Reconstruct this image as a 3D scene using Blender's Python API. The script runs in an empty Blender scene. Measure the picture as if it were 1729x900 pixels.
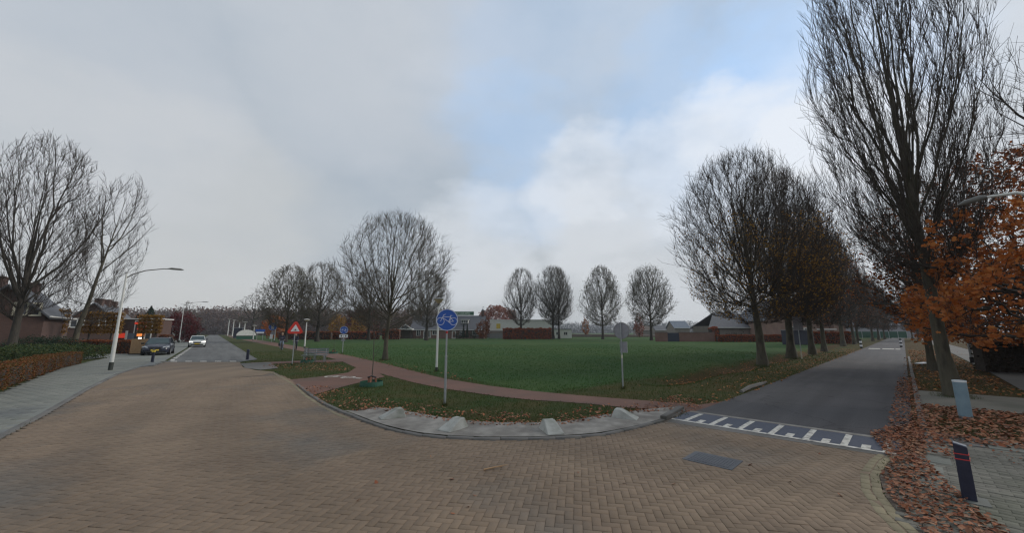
import bpy, bmesh, math, random
import numpy as np
from mathutils import Vector, Matrix

# ------------------------------------------------------------------ camera, world, sun, exposure
SC = bpy.context.scene
COL = SC.collection
CAM_H = 1.95
PITCH = math.atan(111 / 650)
FPX, CXP, CYP = 650.0, 864.5, 450.0
cd = bpy.data.cameras.new("camera")
cam = bpy.data.objects.new("camera", cd)
COL.objects.link(cam)
cam.location = (0, 0, CAM_H)
cam.rotation_euler = (math.radians(90) + PITCH, 0, 0)
cd.sensor_width = 36.0
cd.lens = 36.0 * FPX / 1729.0
cd.clip_start = 0.05
cd.clip_end = 6000
SC.camera = cam
SC.view_settings.view_transform = 'Standard'
SC.view_settings.look = 'None'
SC.view_settings.gamma = 1.0
SC.view_settings.use_curve_mapping = False
SC.view_settings.exposure = 0.45
SC.render.engine = 'CYCLES'
SC.cycles.use_denoising = True
SC.cycles.pixel_filter_type = 'BLACKMAN_HARRIS'
SC.cycles.filter_width = 1.3
SC.cycles.max_bounces = 5
SC.cycles.diffuse_bounces = 2
SC.cycles.glossy_bounces = 2
SC.cycles.transparent_max_bounces = 4
SC.cycles.volume_bounces = 0


def ray(px, py):
    x = (px - CXP) / FPX
    y = -(py - CYP) / FPX
    return Vector((x, math.cos(PITCH) - y * math.sin(PITCH), math.sin(PITCH) + y * math.cos(PITCH)))


SUN_EL, SUN_AZ = math.radians(32), math.radians(75)      # azimuth from +Y towards +X
sd = bpy.data.lights.new("sun", 'SUN')
sd.energy = 1.4
sd.angle = math.radians(25)
sd.color = (1.0, 0.95, 0.88)
sun = bpy.data.objects.new("sun", sd)
COL.objects.link(sun)
sv = Vector((math.sin(SUN_AZ) * math.cos(SUN_EL), math.cos(SUN_AZ) * math.cos(SUN_EL), math.sin(SUN_EL)))
sun.rotation_euler = (-sv).to_track_quat('-Z', 'Y').to_euler()
sun.location = sv * 60

W = bpy.data.worlds.new("World")
SC.world = W
W.use_nodes = True
nt = W.node_tree
for n in list(nt.nodes):
    nt.nodes.remove(n)
N = nt.nodes.new
L = nt.links.new
wo = N('ShaderNodeOutputWorld')
bg = N('ShaderNodeBackground')
bg.inputs['Strength'].default_value = 0.1
L(bg.outputs[0], wo.inputs[0])
tc = N('ShaderNodeTexCoord')
sky = N('ShaderNodeTexSky')
sky.sky_type = 'NISHITA'
sky.sun_disc = False
sky.sun_elevation = SUN_EL
sky.sun_rotation = SUN_AZ
nrm = N('ShaderNodeVectorMath'); nrm.operation = 'NORMALIZE'
L(tc.outputs['Generated'], nrm.inputs[0])
DIR = nrm.outputs[0]


def vmath(op, a, b):
    n = N('ShaderNodeVectorMath'); n.operation = op
    for i, s in enumerate((a, b)):
        if isinstance(s, (tuple, Vector)):
            n.inputs[i].default_value = tuple(s)
        else:
            L(s, n.inputs[i])
    return n


def fmath(op, a, b=0.0, clamp=False):
    n = N('ShaderNodeMath'); n.operation = op; n.use_clamp = clamp
    for i, s in enumerate((a, b)):
        if isinstance(s, (int, float)):
            n.inputs[i].default_value = s
        else:
            L(s, n.inputs[i])
    return n.outputs[0]


def wnoise(vec, scale, detail=4, rough=.55):
    n = N('ShaderNodeTexNoise')
    n.inputs['Scale'].default_value = scale
    n.inputs['Detail'].default_value = detail
    n.inputs['Roughness'].default_value = rough
    L(vec, n.inputs['Vector'])
    return n


# a flat cloud layer: direction projected on a plane overhead
sep = N('ShaderNodeSeparateXYZ'); L(DIR, sep.inputs[0])
zz = fmath('ADD', fmath('MAXIMUM', sep.outputs[2], 0.0), 0.16)
cl = N('ShaderNodeCombineXYZ')
L(fmath('DIVIDE', sep.outputs[0], zz), cl.inputs[0])
L(fmath('DIVIDE', sep.outputs[1], zz), cl.inputs[1])
PL = cl.outputs[0]
mpD = N('ShaderNodeMapping'); mpD.inputs['Scale'].default_value = (1, 1, 1.9); mpD.inputs['Rotation'].default_value = (0, -.22, 0)
L(DIR, mpD.inputs[0])
DS = mpD.outputs[0]
n_big = wnoise(DS, 1.6, 5, .5)
n_mid = wnoise(DS, 4.2, 7, .56)
warpn = wnoise(DS, 2.6, 6, .58)
wv = vmath('SUBTRACT', warpn.outputs['Color'], (.5, .5, .5))
wv2 = N('ShaderNodeVectorMath'); wv2.operation = 'SCALE'; L(wv.outputs[0], wv2.inputs[0]); wv2.inputs['Scale'].default_value = 0.30
WD = vmath('NORMALIZE', vmath('ADD', DIR, wv2.outputs[0]).outputs[0], (0, 0, 0)).outputs[0]


def blob(px, py, rad_deg, soft=0.0, nz=.5):
    """soft, ragged patch of the sky round a direction"""
    c = ray(px, py).normalized()
    d = vmath('DOT_PRODUCT', WD, c).outputs['Value']
    m = N('ShaderNodeMapRange')
    m.interpolation_type = 'SMOOTHERSTEP'
    L(d, m.inputs['Value'])
    m.inputs['From Min'].default_value = math.cos(math.radians(rad_deg))
    m.inputs['From Max'].default_value = math.cos(math.radians(rad_deg * soft))
    thr_ = fmath('SUBTRACT', .66, fmath('MULTIPLY', m.outputs[0], .46))
    k_ = fmath('DIVIDE', fmath('SUBTRACT', n_mid.outputs[0], thr_), .30, True)
    k_ = fmath('MULTIPLY', k_, fmath('MULTIPLY', m.outputs[0], 2.2, True))
    return fmath('ADD', fmath('MULTIPLY', m.outputs[0], 1 - nz), fmath('MULTIPLY', k_, nz), True)


def wmix(fac, a, b):
    n = N('ShaderNodeMix'); n.data_type = 'RGBA'
    if isinstance(fac, (int, float)):
        n.inputs[0].default_value = fac
    else:
        L(fac, n.inputs[0])
    for i, s in ((6, a), (7, b)):
        if isinstance(s, tuple):
            n.inputs[i].default_value = (*s, 1)
        else:
            L(s, n.inputs[i])
    return n.outputs[2]


def maxof(*s):
    o = s[0]
    for k in s[1:]:
        o = fmath('MAXIMUM', o, k)
    return o


K = 10.0     # cloud radiance is written for a Background of strength 0.1


def kc(r, g, b):
    return (r * K, g * K, b * K)


elev = N('ShaderNodeMapRange'); elev.interpolation_type = 'SMOOTHSTEP'
L(sep.outputs[2], elev.inputs['Value'])
elev.inputs['From Min'].default_value = 0.0
elev.inputs['From Max'].default_value = 0.45
base = wmix(elev.outputs[0], kc(.40, .405, .40), kc(.32, .37, .43))
# long soft streaks of thicker and thinner cloud
n_str = wnoise(DS, 2.4, 8, .6)
st_ = N('ShaderNodeMapRange'); L(n_str.outputs[0], st_.inputs['Value'])
st_.inputs['From Min'].default_value = .38; st_.inputs['From Max'].default_value = .62
base = wmix(fmath('MULTIPLY', st_.outputs[0], .6), base, kc(.47, .495, .525))
dk = N('ShaderNodeMapRange'); L(n_big.outputs[0], dk.inputs['Value'])
dk.inputs['From Min'].default_value = .35; dk.inputs['From Max'].default_value = .7
base = wmix(fmath('MULTIPLY', dk.outputs[0], .35), base, kc(.29, .335, .385))
# thicker grey bank
base = wmix(fmath('MULTIPLY', maxof(blob(430, 230, 30, .0), blob(640, 330, 24, .0), blob(150, 170, 30, .0)), .55), base, kc(.27, .32, .375))
base = wmix(fmath('MULTIPLY', blob(860, 455, 20, .0), .4), base, kc(.37, .40, .425))
base = wmix(fmath('MULTIPLY', maxof(blob(330, 415, 22, .0), blob(60, 310, 17, .0)), .45), base, kc(.50, .495, .475))
base = wmix(fmath('MULTIPLY', maxof(blob(60, 30, 24, .0), blob(640, 60, 26, .0)), .45), base, kc(.46, .48, .515))
# openings with the blue sky behind, mostly veiled
bl = maxof(blob(1340, 110, 17, .0, .5), fmath('MULTIPLY', blob(1190, 180, 21, .0, .5), .6), fmath('MULTIPLY', blob(1010, 110, 28, .0, .4), .34), fmath('MULTIPLY', blob(870, 210, 14, .0, .6), .55), fmath('MULTIPLY', blob(880, 320, 13, .0, .5), .4))
skyb = N('ShaderNodeMix'); skyb.data_type = 'RGBA'; skyb.inputs[0].default_value = .2
skyb.inputs[6].default_value = (*kc(.33, .53, .82), 1); L(sky.outputs[0], skyb.inputs[7])
base = wmix(fmath('MULTIPLY', bl, .78), base, skyb.outputs[2])
# sunlit white cloud edges
wh = maxof(blob(1370, 235, 12, .0, .7), fmath('MULTIPLY', blob(1260, 262, 14, .0, .8), .85), fmath('MULTIPLY', blob(1150, 300, 12, .0, .9), .6), fmath('MULTIPLY', blob(1000, 320, 11, .0, .9), .62), fmath('MULTIPLY', blob(1010, 365, 16, .0, .9), .45), fmath('MULTIPLY', blob(810, 400, 13, .0, .9), .45),
           fmath('MULTIPLY', blob(1700, 190, 32, .0, .6), .55), fmath('MULTIPLY', blob(1250, 400, 24, .0, .6), .3))
base = wmix(fmath('MULTIPLY', wh, .86), base, kc(.64, .66, .69))
L(base, bg.inputs['Color'])

# ------------------------------------------------------------------ small helpers
RNG = np.random.default_rng(7)
random.seed(3)


def at(px, py, z=0.0):
    """ground point seen at a place of the photograph (layout measured from it)"""
    r = ray(px, py)
    t = (z - CAM_H) / r.z
    return (r.x * t, r.y * t)


def aty(px, py, Y):
    r = ray(px, py)
    t = Y / r.y
    return Vector((r.x * t, Y, CAM_H + r.z * t))


def ST(s, t):      # right-hand road: s along it, t across it (right positive)
    return (s * .708 + t * .706, s * .706 - t * .708)


def UV(u, v):      # left-hand road: u along, v across (right positive)
    return (-.607 * u + .794 * v, .794 * u + .607 * v)


def tag(o, label=None, cat=None, group=None, kind=None):
    if label: o['label'] = label
    if cat: o['category'] = cat
    if group: o['group'] = group
    if kind: o['kind'] = kind
    return o


def empty(name, loc=(0, 0, 0), rz=0.0, label=None, cat=None, group=None):
    o = bpy.data.objects.new(name, None)
    COL.objects.link(o)
    o.location = loc
    o.rotation_euler = (0, 0, rz)
    o.empty_display_size = .2
    return tag(o, label, cat, group)


def link(name, me, mat=None, parent=None, loc=None):
    if mat is not None and not me.materials:
        me.materials.append(mat)
    o = bpy.data.objects.new(name, me)
    COL.objects.link(o)
    if parent is not None: o.parent = parent
    if loc is not None: o.location = loc
    return o


def mesh_np(name, V, F, smooth=False):
    """V (n,3); F array (m,3|4) or list of such arrays"""
    if not isinstance(F, (list, tuple)): F = [F]
    F = [np.asarray(f, dtype=np.int32) for f in F if len(f)]
    me = bpy.data.meshes.new(name)
    V = np.asarray(V, dtype=np.float32)
    me.vertices.add(len(V)); me.vertices.foreach_set('co', V.ravel())
    loops = np.concatenate([f.ravel() for f in F])
    tot = np.concatenate([np.full(len(f), f.shape[1], np.int32) for f in F])
    st = np.concatenate([[0], np.cumsum(tot)[:-1]]).astype(np.int32)
    me.loops.add(len(loops)); me.loops.foreach_set('vertex_index', loops)
    me.polygons.add(len(tot)); me.polygons.foreach_set('loop_start', st); me.polygons.foreach_set('loop_total', tot)
    if smooth: me.polygons.foreach_set('use_smooth', np.ones(len(tot), bool))
    me.update(calc_edges=True)
    return me


class MB:
    """collects boxes, tubes, prisms; builds ONE mesh"""
    def __init__(s): s.v = []; s.f = []

    def add(s, vs, fs):
        b = len(s.v)
        s.v += [tuple(v) for v in vs]
        s.f += [tuple(i + b for i in f) for f in fs]
        return s

    def box(s, c, d, rz=0.0, taper=1.0, rx=0.0):
        hx, hy, hz = d[0] / 2, d[1] / 2, d[2] / 2
        m = Matrix.Translation(c) @ Matrix.Rotation(rz, 4, 'Z') @ Matrix.Rotation(rx, 4, 'X')
        vs = [m @ Vector((x * hx * (taper if z > 0 else 1), y * hy * (taper if z > 0 else 1), z * hz)) for z in (-1, 1) for y in (-1, 1) for x in (-1, 1)]
        return s.add(vs, [(0, 2, 3, 1), (4, 5, 7, 6), (0, 1, 5, 4), (2, 6, 7, 3), (0, 4, 6, 2), (1, 3, 7, 5)])

    def tube(s, pts, rad, n=10, cap=True):
        pts = [Vector(p) for p in pts]
        if not isinstance(rad, (list, tuple)): rad = [rad] * len(pts)
        rings = []
        prev = None
        for i, p in enumerate(pts):
            d = (pts[min(i + 1, len(pts) - 1)] - pts[max(i - 1, 0)]).normalized()
            if prev is None:
                a = d.cross(Vector((0, 0, 1)) if abs(d.z) < .9 else Vector((1, 0, 0))).normalized()
            else:
                a = (prev - d * prev.dot(d)).normalized()
            prev = a
            b = d.cross(a)
            rings.append([p + (a * math.cos(2 * math.pi * k / n) + b * math.sin(2 * math.pi * k / n)) * rad[i] for k in range(n)])
        vs = [v for r in rings for v in r]
        fs = [(i * n + k, i * n + (k + 1) % n, (i + 1) * n + (k + 1) % n, (i + 1) * n + k) for i in range(len(pts) - 1) for k in range(n)]
        if cap:
            fs.append(tuple(reversed(range(n)))); fs.append(tuple((len(pts) - 1) * n + k for k in range(n)))
        return s.add(vs, fs)

    def prism(s, poly, d, m=None):
        """poly: list of (x,z); extruded along y by d (centred)"""
        n = len(poly); m = m or Matrix.Identity(4)
        vs = [m @ Vector((x, -d / 2, z)) for x, z in poly] + [m @ Vector((x, d / 2, z)) for x, z in poly]
        fs = [tuple(range(n)), tuple(reversed(range(n, 2 * n)))] + [(i, i + n, (i + 1) % n + n, (i + 1) % n) for i in range(n)]
        return s.add(vs, fs)

    def mesh(s, name, smooth=False, bevel=0.0):
        me = bpy.data.meshes.new(name)
        me.from_pydata(s.v, [], s.f)
        bm = bmesh.new(); bm.from_mesh(me)
        bmesh.ops.recalc_face_normals(bm, faces=bm.faces)
        if bevel > 0:
            bmesh.ops.bevel(bm, geom=[e for e in bm.edges], offset=bevel, segments=1, affect='EDGES')
        bm.to_mesh(me); bm.free()
        if smooth:
            for p in me.polygons: p.use_smooth = True
            try:
                me.set_sharp_from_angle(angle=math.radians(40))
            except Exception:
                pass
        return me

    def build(s, name, mat, parent=None, smooth=False, bevel=0.0):
        return link(name, s.mesh(name, smooth, bevel), mat, parent)


def poly_sheet(name, pts, z, mat, thick=0.0, parent=None):
    bm = bmesh.new()
    vs = [bm.verts.new((p[0], p[1], z if len(p) < 3 else p[2])) for p in pts]
    f = bm.faces.new(vs)
    f.normal_update()
    if f.normal.z < 0: f.normal_flip()
    if thick:
        r = bmesh.ops.extrude_face_region(bm, geom=[f])
        for v in r['geom']:
            if isinstance(v, bmesh.types.BMVert): v.co.z += thick
    bmesh.ops.triangulate(bm, faces=[x for x in bm.faces if len(x.verts) > 4], ngon_method='EAR_CLIP')
    bmesh.ops.recalc_face_normals(bm, faces=bm.faces)
    me = bpy.data.meshes.new(name); bm.to_mesh(me); bm.free()
    return link(name, me, mat, parent)


def inside_poly(P, poly):
    x, y = P[:, 0], P[:, 1]
    ins = np.zeros(len(P), bool)
    n = len(poly)
    for i in range(n):
        x1, y1 = poly[i][:2]; x2, y2 = poly[(i + 1) % n][:2]
        c = ((y1 > y) != (y2 > y)) & (x < (x2 - x1) * (y - y1) / ((y2 - y1) or 1e-9) + x1)
        ins ^= c
    return ins


# ------------------------------------------------------------------ materials
MATS = {}


def mat(name, c1, c2=None, scale=6.0, rough=.85, bump=0.0, bscale=None, metal=0.0, spec=None, stretch=None, emit=None, estr=0.0, detail=5, c3=None, scale3=.6, coords='Object', rnd=0.0, sheen=0):
    if name in MATS: return MATS[name]
    m = bpy.data.materials.new(name); m.use_nodes = True
    nt_ = m.node_tree; n_ = nt_.nodes; l_ = nt_.links
    p = n_['Principled BSDF']
    p.inputs['Roughness'].default_value = rough
    p.inputs['Metallic'].default_value = metal
    if spec is not None: p.inputs['Specular IOR Level'].default_value = spec
    tcn = n_.new('ShaderNodeTexCoord'); mp = n_.new('ShaderNodeMapping')
    l_.new(tcn.outputs[coords], mp.inputs[0])
    if stretch: mp.inputs['Scale'].default_value = stretch
    c2 = c2 or tuple(min(1, v * 1.25) for v in c1)
    ns = n_.new('ShaderNodeTexNoise'); ns.inputs['Scale'].default_value = scale; ns.inputs['Detail'].default_value = detail
    l_.new(mp.outputs[0], ns.inputs['Vector'])
    mr = n_.new('ShaderNodeMapRange'); mr.inputs['From Min'].default_value = .32; mr.inputs['From Max'].default_value = .68
    l_.new(ns.outputs[0], mr.inputs['Value'])
    mx = n_.new('ShaderNodeMix'); mx.data_type = 'RGBA'
    mx.inputs[6].default_value = (*c1, 1); mx.inputs[7].default_value = (*c2, 1)
    l_.new(mr.outputs[0], mx.inputs[0])
    out = mx.outputs[2]
    if c3:
        ns3 = n_.new('ShaderNodeTexNoise'); ns3.inputs['Scale'].default_value = scale3; ns3.inputs['Detail'].default_value = 6
        l_.new(mp.outputs[0], ns3.inputs['Vector'])
        m3 = n_.new('ShaderNodeMapRange'); m3.inputs['From Min'].default_value = .48; m3.inputs['From Max'].default_value = .66
        l_.new(ns3.outputs[0], m3.inputs['Value'])
        x3 = n_.new('ShaderNodeMix'); x3.data_type = 'RGBA'; x3.inputs[7].default_value = (*c3, 1)
        l_.new(m3.outputs[0], x3.inputs[0]); l_.new(out, x3.inputs[6]); out = x3.outputs[2]
    if rnd:
        g = n_.new('ShaderNodeNewGeometry'); oi = n_.new('ShaderNodeObjectInfo')
        ad = n_.new('ShaderNodeMath'); ad.operation = 'ADD'
        l_.new(g.outputs['Random Per Island'], ad.inputs[0]); l_.new(oi.outputs['Random'], ad.inputs[1])
        fr = n_.new('ShaderNodeMath'); fr.operation = 'FRACT'; l_.new(ad.outputs[0], fr.inputs[0])
        m4 = n_.new('ShaderNodeMapRange'); m4.inputs['To Min'].default_value = 1 - rnd; m4.inputs['To Max'].default_value = 1 + rnd
        l_.new(fr.outputs[0], m4.inputs['Value'])
        h = n_.new('ShaderNodeHueSaturation'); l_.new(out, h.inputs['Color']); l_.new(m4.outputs[0], h.inputs['Value']); out = h.outputs[0]
    l_.new(out, p.inputs['Base Color'])
    if bump:
        nb = n_.new('ShaderNodeTexNoise'); nb.inputs['Scale'].default_value = bscale or scale * 6; nb.inputs['Detail'].default_value = 6
        l_.new(mp.outputs[0], nb.inputs['Vector'])
        bp = n_.new('ShaderNodeBump'); bp.inputs['Strength'].default_value = bump; bp.inputs['Distance'].default_value = .02
        l_.new(nb.outputs[0], bp.inputs['Height']); l_.new(bp.outputs[0], p.inputs['Normal'])
    if emit:
        p.inputs['Emission Color'].default_value = (*emit, 1); p.inputs['Emission Strength'].default_value = estr
    MATS[name] = m
    return m


def leafmat(name, cols, rough=.75, transl=.25):
    """colour picked per leaf"""
    m = bpy.data.materials.new(name); m.use_nodes = True
    n_ = m.node_tree.nodes; l_ = m.node_tree.links
    p = n_['Principled BSDF']; p.inputs['Roughness'].default_value = rough
    p.inputs['Specular IOR Level'].default_value = .25
    g = n_.new('ShaderNodeNewGeometry'); cr = n_.new('ShaderNodeValToRGB')
    l_.new(g.outputs['Random Per Island'], cr.inputs[0])
    el = cr.color_ramp.elements
    while len(el) < len(cols): el.new(.5)
    for i, c in enumerate(cols):
        el[i].position = i / (len(cols) - 1); el[i].color = (*c, 1)
    l_.new(cr.outputs[0], p.inputs['Base Color'])
    if transl:
        t = n_.new('ShaderNodeBsdfTranslucent'); ms = n_.new('ShaderNodeMixShader'); ms.inputs[0].default_value = transl
        l_.new(cr.outputs[0], t.inputs[0]); l_.new(p.outputs[0], ms.inputs[1]); l_.new(t.outputs[0], ms.inputs[2])
        l_.new(ms.outputs[0], n_['Material Output'].inputs[0])
    MATS[name] = m
    return m


def brickmat(name, c1, c2, mortar, sx=.21, sy=.065, rough=.9):
    m = bpy.data.materials.new(name); m.use_nodes = True
    n_ = m.node_tree.nodes; l_ = m.node_tree.links
    p = n_['Principled BSDF']; p.inputs['Roughness'].default_value = rough
    tcn = n_.new('ShaderNodeTexCoord'); sx_ = n_.new('ShaderNodeSeparateXYZ'); l_.new(tcn.outputs['Object'], sx_.inputs[0])
    ad = n_.new('ShaderNodeMath'); l_.new(sx_.outputs[0], ad.inputs[0]); l_.new(sx_.outputs[1], ad.inputs[1])
    cb = n_.new('ShaderNodeCombineXYZ'); l_.new(ad.outputs[0], cb.inputs[0]); l_.new(sx_.outputs[2], cb.inputs[1])
    b = n_.new('ShaderNodeTexBrick'); l_.new(cb.outputs[0], b.inputs['Vector'])
    b.inputs['Color1'].default_value = (*c1, 1); b.inputs['Color2'].default_value = (*c2, 1); b.inputs['Mortar'].default_value = (*mortar, 1)
    b.inputs['Scale'].default_value = 1; b.inputs['Brick Width'].default_value = sx; b.inputs['Row Height'].default_value = sy; b.inputs['Mortar Size'].default_value = .008
    ns = n_.new('ShaderNodeTexNoise'); ns.inputs['Scale'].default_value = .9; ns.inputs['Detail'].default_value = 6; l_.new(tcn.outputs['Object'], ns.inputs[0])
    mr = n_.new('ShaderNodeMapRange'); mr.inputs['To Min'].default_value = .7; mr.inputs['To Max'].default_value = 1.25; l_.new(ns.outputs[0], mr.inputs['Value'])
    h = n_.new('ShaderNodeHueSaturation'); l_.new(b.outputs[0], h.inputs['Color']); l_.new(mr.outputs[0], h.inputs['Value'])
    l_.new(h.outputs[0], p.inputs['Base Color'])
    MATS[name] = m
    return m


M = MATS
# paving brick: colour varies per brick, with large worn and damp patches
m = mat('brick_paver', (.150, .100, .074), (.185, .125, .088), 1.1, .8, .25, 60, coords='Object', rnd=.16)


def world_paver(name, c1, c2, c3, rnd=.15, s1=.9, s3=.35, rough=.82, lo=.52, hi=.7):
    m = bpy.data.materials.new(name); m.use_nodes = True
    n_ = m.node_tree.nodes; l_ = m.node_tree.links
    p = n_['Principled BSDF']; p.inputs['Roughness'].default_value = rough; p.inputs['Specular IOR Level'].default_value = .3
    g = n_.new('ShaderNodeNewGeometry'); oi = n_.new('ShaderNodeObjectInfo')
    a = n_.new('ShaderNodeTexNoise'); a.inputs['Scale'].default_value = s1; a.inputs['Detail'].default_value = 5; l_.new(g.outputs['Position'], a.inputs['Vector'])
    b = n_.new('ShaderNodeTexNoise'); b.inputs['Scale'].default_value = s3; b.inputs['Detail'].default_value = 4; l_.new(g.outputs['Position'], b.inputs['Vector'])
    c = n_.new('ShaderNodeTexNoise'); c.inputs['Scale'].default_value = 90; c.inputs['Detail'].default_value = 3; l_.new(g.outputs['Position'], c.inputs['Vector'])
    m1 = n_.new('ShaderNodeMapRange'); m1.inputs['From Min'].default_value = .35; m1.inputs['From Max'].default_value = .65; l_.new(a.outputs[0], m1.inputs['Value'])
    m2 = n_.new('ShaderNodeMapRange'); m2.inputs['From Min'].default_value = lo; m2.inputs['From Max'].default_value = hi; l_.new(b.outputs[0], m2.inputs['Value'])
    x1 = n_.new('ShaderNodeMix'); x1.data_type = 'RGBA'; x1.inputs[6].default_value = (*c1, 1); x1.inputs[7].default_value = (*c2, 1); l_.new(m1.outputs[0], x1.inputs[0])
    x2 = n_.new('ShaderNodeMix'); x2.data_type = 'RGBA'; x2.inputs[7].default_value = (*c3, 1); l_.new(x1.outputs[2], x2.inputs[6]); l_.new(m2.outputs[0], x2.inputs[0])
    ad = n_.new('ShaderNodeMath'); l_.new(g.outputs['Random Per Island'], ad.inputs[0]); l_.new(oi.outputs['Random'], ad.inputs[1])
    fr = n_.new('ShaderNodeMath'); fr.operation = 'FRACT'; l_.new(ad.outputs[0], fr.inputs[0])
    m4 = n_.new('ShaderNodeMapRange'); m4.inputs['To Min'].default_value = 1 - rnd; m4.inputs['To Max'].default_value = 1 + rnd; l_.new(fr.outputs[0], m4.inputs['Value'])
    m5 = n_.new('ShaderNodeMapRange'); m5.inputs['To Min'].default_value = .8; m5.inputs['To Max'].default_value = 1.2; l_.new(c.outputs[0], m5.inputs['Value'])
    mu = n_.new('ShaderNodeMath'); mu.operation = 'MULTIPLY'; l_.new(m4.outputs[0], mu.inputs[0]); l_.new(m5.outputs[0], mu.inputs[1])
    h = n_.new('ShaderNodeHueSaturation'); l_.new(x2.outputs[2], h.inputs['Color']); l_.new(mu.outputs[0], h.inputs['Value'])
    l_.new(h.outputs[0], p.inputs['Base Color'])
    bp = n_.new('ShaderNodeBump'); bp.inputs['Strength'].default_value = .3; bp.inputs['Distance'].default_value = .004
    l_.new(c.outputs[0], bp.inputs['Height']); l_.new(bp.outputs[0], p.inputs['Normal'])
    MATS[name] = m
    return m


world_paver('plateau_brick', (.176, .127, .088), (.206, .150, .102), (.122, .110, .095), .08)
world_paver('mossy_brick', (.175, .150, .095), (.225, .19, .12), (.15, .125, .085), .16)
world_paver('plateau_far', (.168, .122, .083), (.198, .145, .097), (.150, .112, .086), 0, .7, .3)
mat('joint_sand', (.10, .078, .06), (.125, .098, .075), 8, .95)
world_paver('grey_paver', (.125, .12, .10), (.165, .155, .13), (.095, .10, .07), .18)
world_paver('grey_tile', (.155, .16, .14), (.19, .19, .165), (.12, .125, .12), .08)
world_paver('walk_grey', (.165, .17, .15), (.195, .20, .18), (.13, .135, .14), 0, .4, .25)
world_paver('foot_grey', (.105, .10, .092), (.13, .122, .11), (.09, .08, .07), 0, .6, .3)
world_paver('path_red', (.122, .064, .047), (.145, .076, .055), (.098, .062, .046), .15, 1.2, .5)
world_paver('asphalt_dark', (.052, .050, .053), (.064, .060, .063), (.075, .070, .068), 0, .5, .25, .75)
world_paver('asphalt_grey', (.100, .100, .097), (.120, .120, .115), (.085, .085, .085), 0, .4, .2)
world_paver('concrete_apron', (.20, .185, .165), (.29, .27, .24), (.13, .115, .10), .05, 4.5, 1.6, lo=.45, hi=.75)
world_paver('kerb_stone', (.12, .115, .105), (.16, .15, .14), (.09, .085, .075), .12, 1.5, .8)
world_paver('block_concrete', (.30, .30, .275), (.40, .40, .37), (.20, .21, .17), .05, 5, 3)
mat('hump_paint', (.050, .058, .085), (.07, .078, .105), 14, .7, .1, 60)
mat('road_white', (.52, .49, .43), (.66, .63, .57), 20, .7, c3=(.25, .23, .2), scale3=9)
mat('bark_dark', (.030, .026, .021), (.055, .047, .036), 14, .95, .6, 40, stretch=(1, 1, .25))
mat('bark_green', (.066, .060, .040), (.105, .092, .066), 9, .95, .8, 30, stretch=(1, 1, .25), c3=(.045, .040, .030), scale3=5)
mat('twig', (.036, .028, .023), (.060, .047, .037), 3, .95)
mat('twig_grey', (.070, .062, .050), (.105, .092, .072), 3, .95)
mat('galvanised', (.30, .32, .33), (.40, .42, .43), 9, .45, metal=.5)
mat('pole_white', (.55, .56, .53), (.66, .66, .62), 3, .5)
mat('pole_base', (.03, .035, .03), None, 5, .6)
mat('sign_back', (.23, .23, .25), (.29, .29, .31), 7, .5, metal=.2)
mat('sign_blue', (.015, .085, .38), (.018, .095, .42), 2, .35)
mat('sign_white', (.72, .73, .74), (.78, .78, .78), 4, .4)
mat('sign_red', (.62, .035, .02), (.68, .04, .025), 4, .4)
mat('black', (.012, .012, .014), (.02, .02, .022), 6, .5)
mat('bollard_navy', (.012, .015, .035), (.022, .026, .05), 12, .45, .1, 40)
mat('bollard_top', (.06, .09, .14), (.08, .11, .16), 9, .5)
mat('band_red', (.45, .03, .03), None, 5, .5)
mat('lamp_grey', (.12, .12, .11), (.16, .155, .14), 6, .5)
mat('lamp_glass', (.42, .36, .24), (.5, .42, .28), 5, .3)
mat('roof_tile', (.075, .078, .088), (.105, .108, .12), 3, .7, .3, 12)
mat('roof_brown', (.075, .055, .045), (.105, .08, .062), 3, .8, .3, 12)
mat('roof_blue', (.10, .125, .16), None, 2, .6)
mat('white_trim', (.62, .61, .57), (.7, .69, .66), 5, .6)
mat('window_glass', (.03, .035, .04), (.06, .065, .07), 1.5, .08, spec=.6)
mat('cream_board', (.50, .47, .36), (.58, .55, .44), 3, .7)
mat('white_metal', (.66, .66, .61), (.74, .74, .69), 2, .6)
mat('green_board', (.03, .10, .06), (.035, .12, .07), 3, .6)
mat('text_pale', (.50, .58, .48), None, 5, .6)
mat('navy_gate', (.022, .026, .045), None, 4, .6)
mat('dark_wood', (.035, .028, .022), (.055, .043, .033), 6, .85)
mat('plank_tan', (.30, .18, .09), (.36, .23, .12), 6, .8)
mat('bench_wood', (.17, .20, .21), (.23, .26, .27), 8, .8)
mat('stake_wood', (.26, .11, .07), (.33, .15, .09), 9, .85)
mat('ring_green', (.012, .07, .045), (.016, .09, .055), 5, .6)
mat('sleeve_blue', (.17, .25, .30), (.22, .31, .36), 5, .45)
mat('manhole_iron', (.070, .074, .085), (.095, .10, .112), 12, .55, .2, 60, metal=.3)
mat('car_dark', (.012, .014, .028), (.016, .018, .034), 2, .25, spec=.6)
mat('car_white', (.42, .44, .43), (.48, .50, .49), 2, .3)
mat('car_glass', (.03, .05, .055), (.05, .075, .08), 1, .08)
mat('tyre', (.012, .012, .012), (.02, .02, .02), 5, .8)
mat('alloy', (.35, .35, .36), None, 5, .35, metal=.6)
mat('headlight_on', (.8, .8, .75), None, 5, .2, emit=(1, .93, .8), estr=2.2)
mat('headlight_off', (.45, .48, .5), None, 5, .15)
mat('plate_yellow', (.55, .40, .05), None, 5, .5)
mat('cloth_navy', (.016, .016, .03), (.028, .028, .045), 6, .9)
mat('cloth_stripe', (.20, .20, .24), None, 6, .9)
mat('jeans', (.12, .15, .20), (.16, .19, .25), 8, .9)
mat('skin', (.42, .25, .18), None, 5, .6)
mat('hair', (.25, .2, .16), None, 5, .9)
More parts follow.
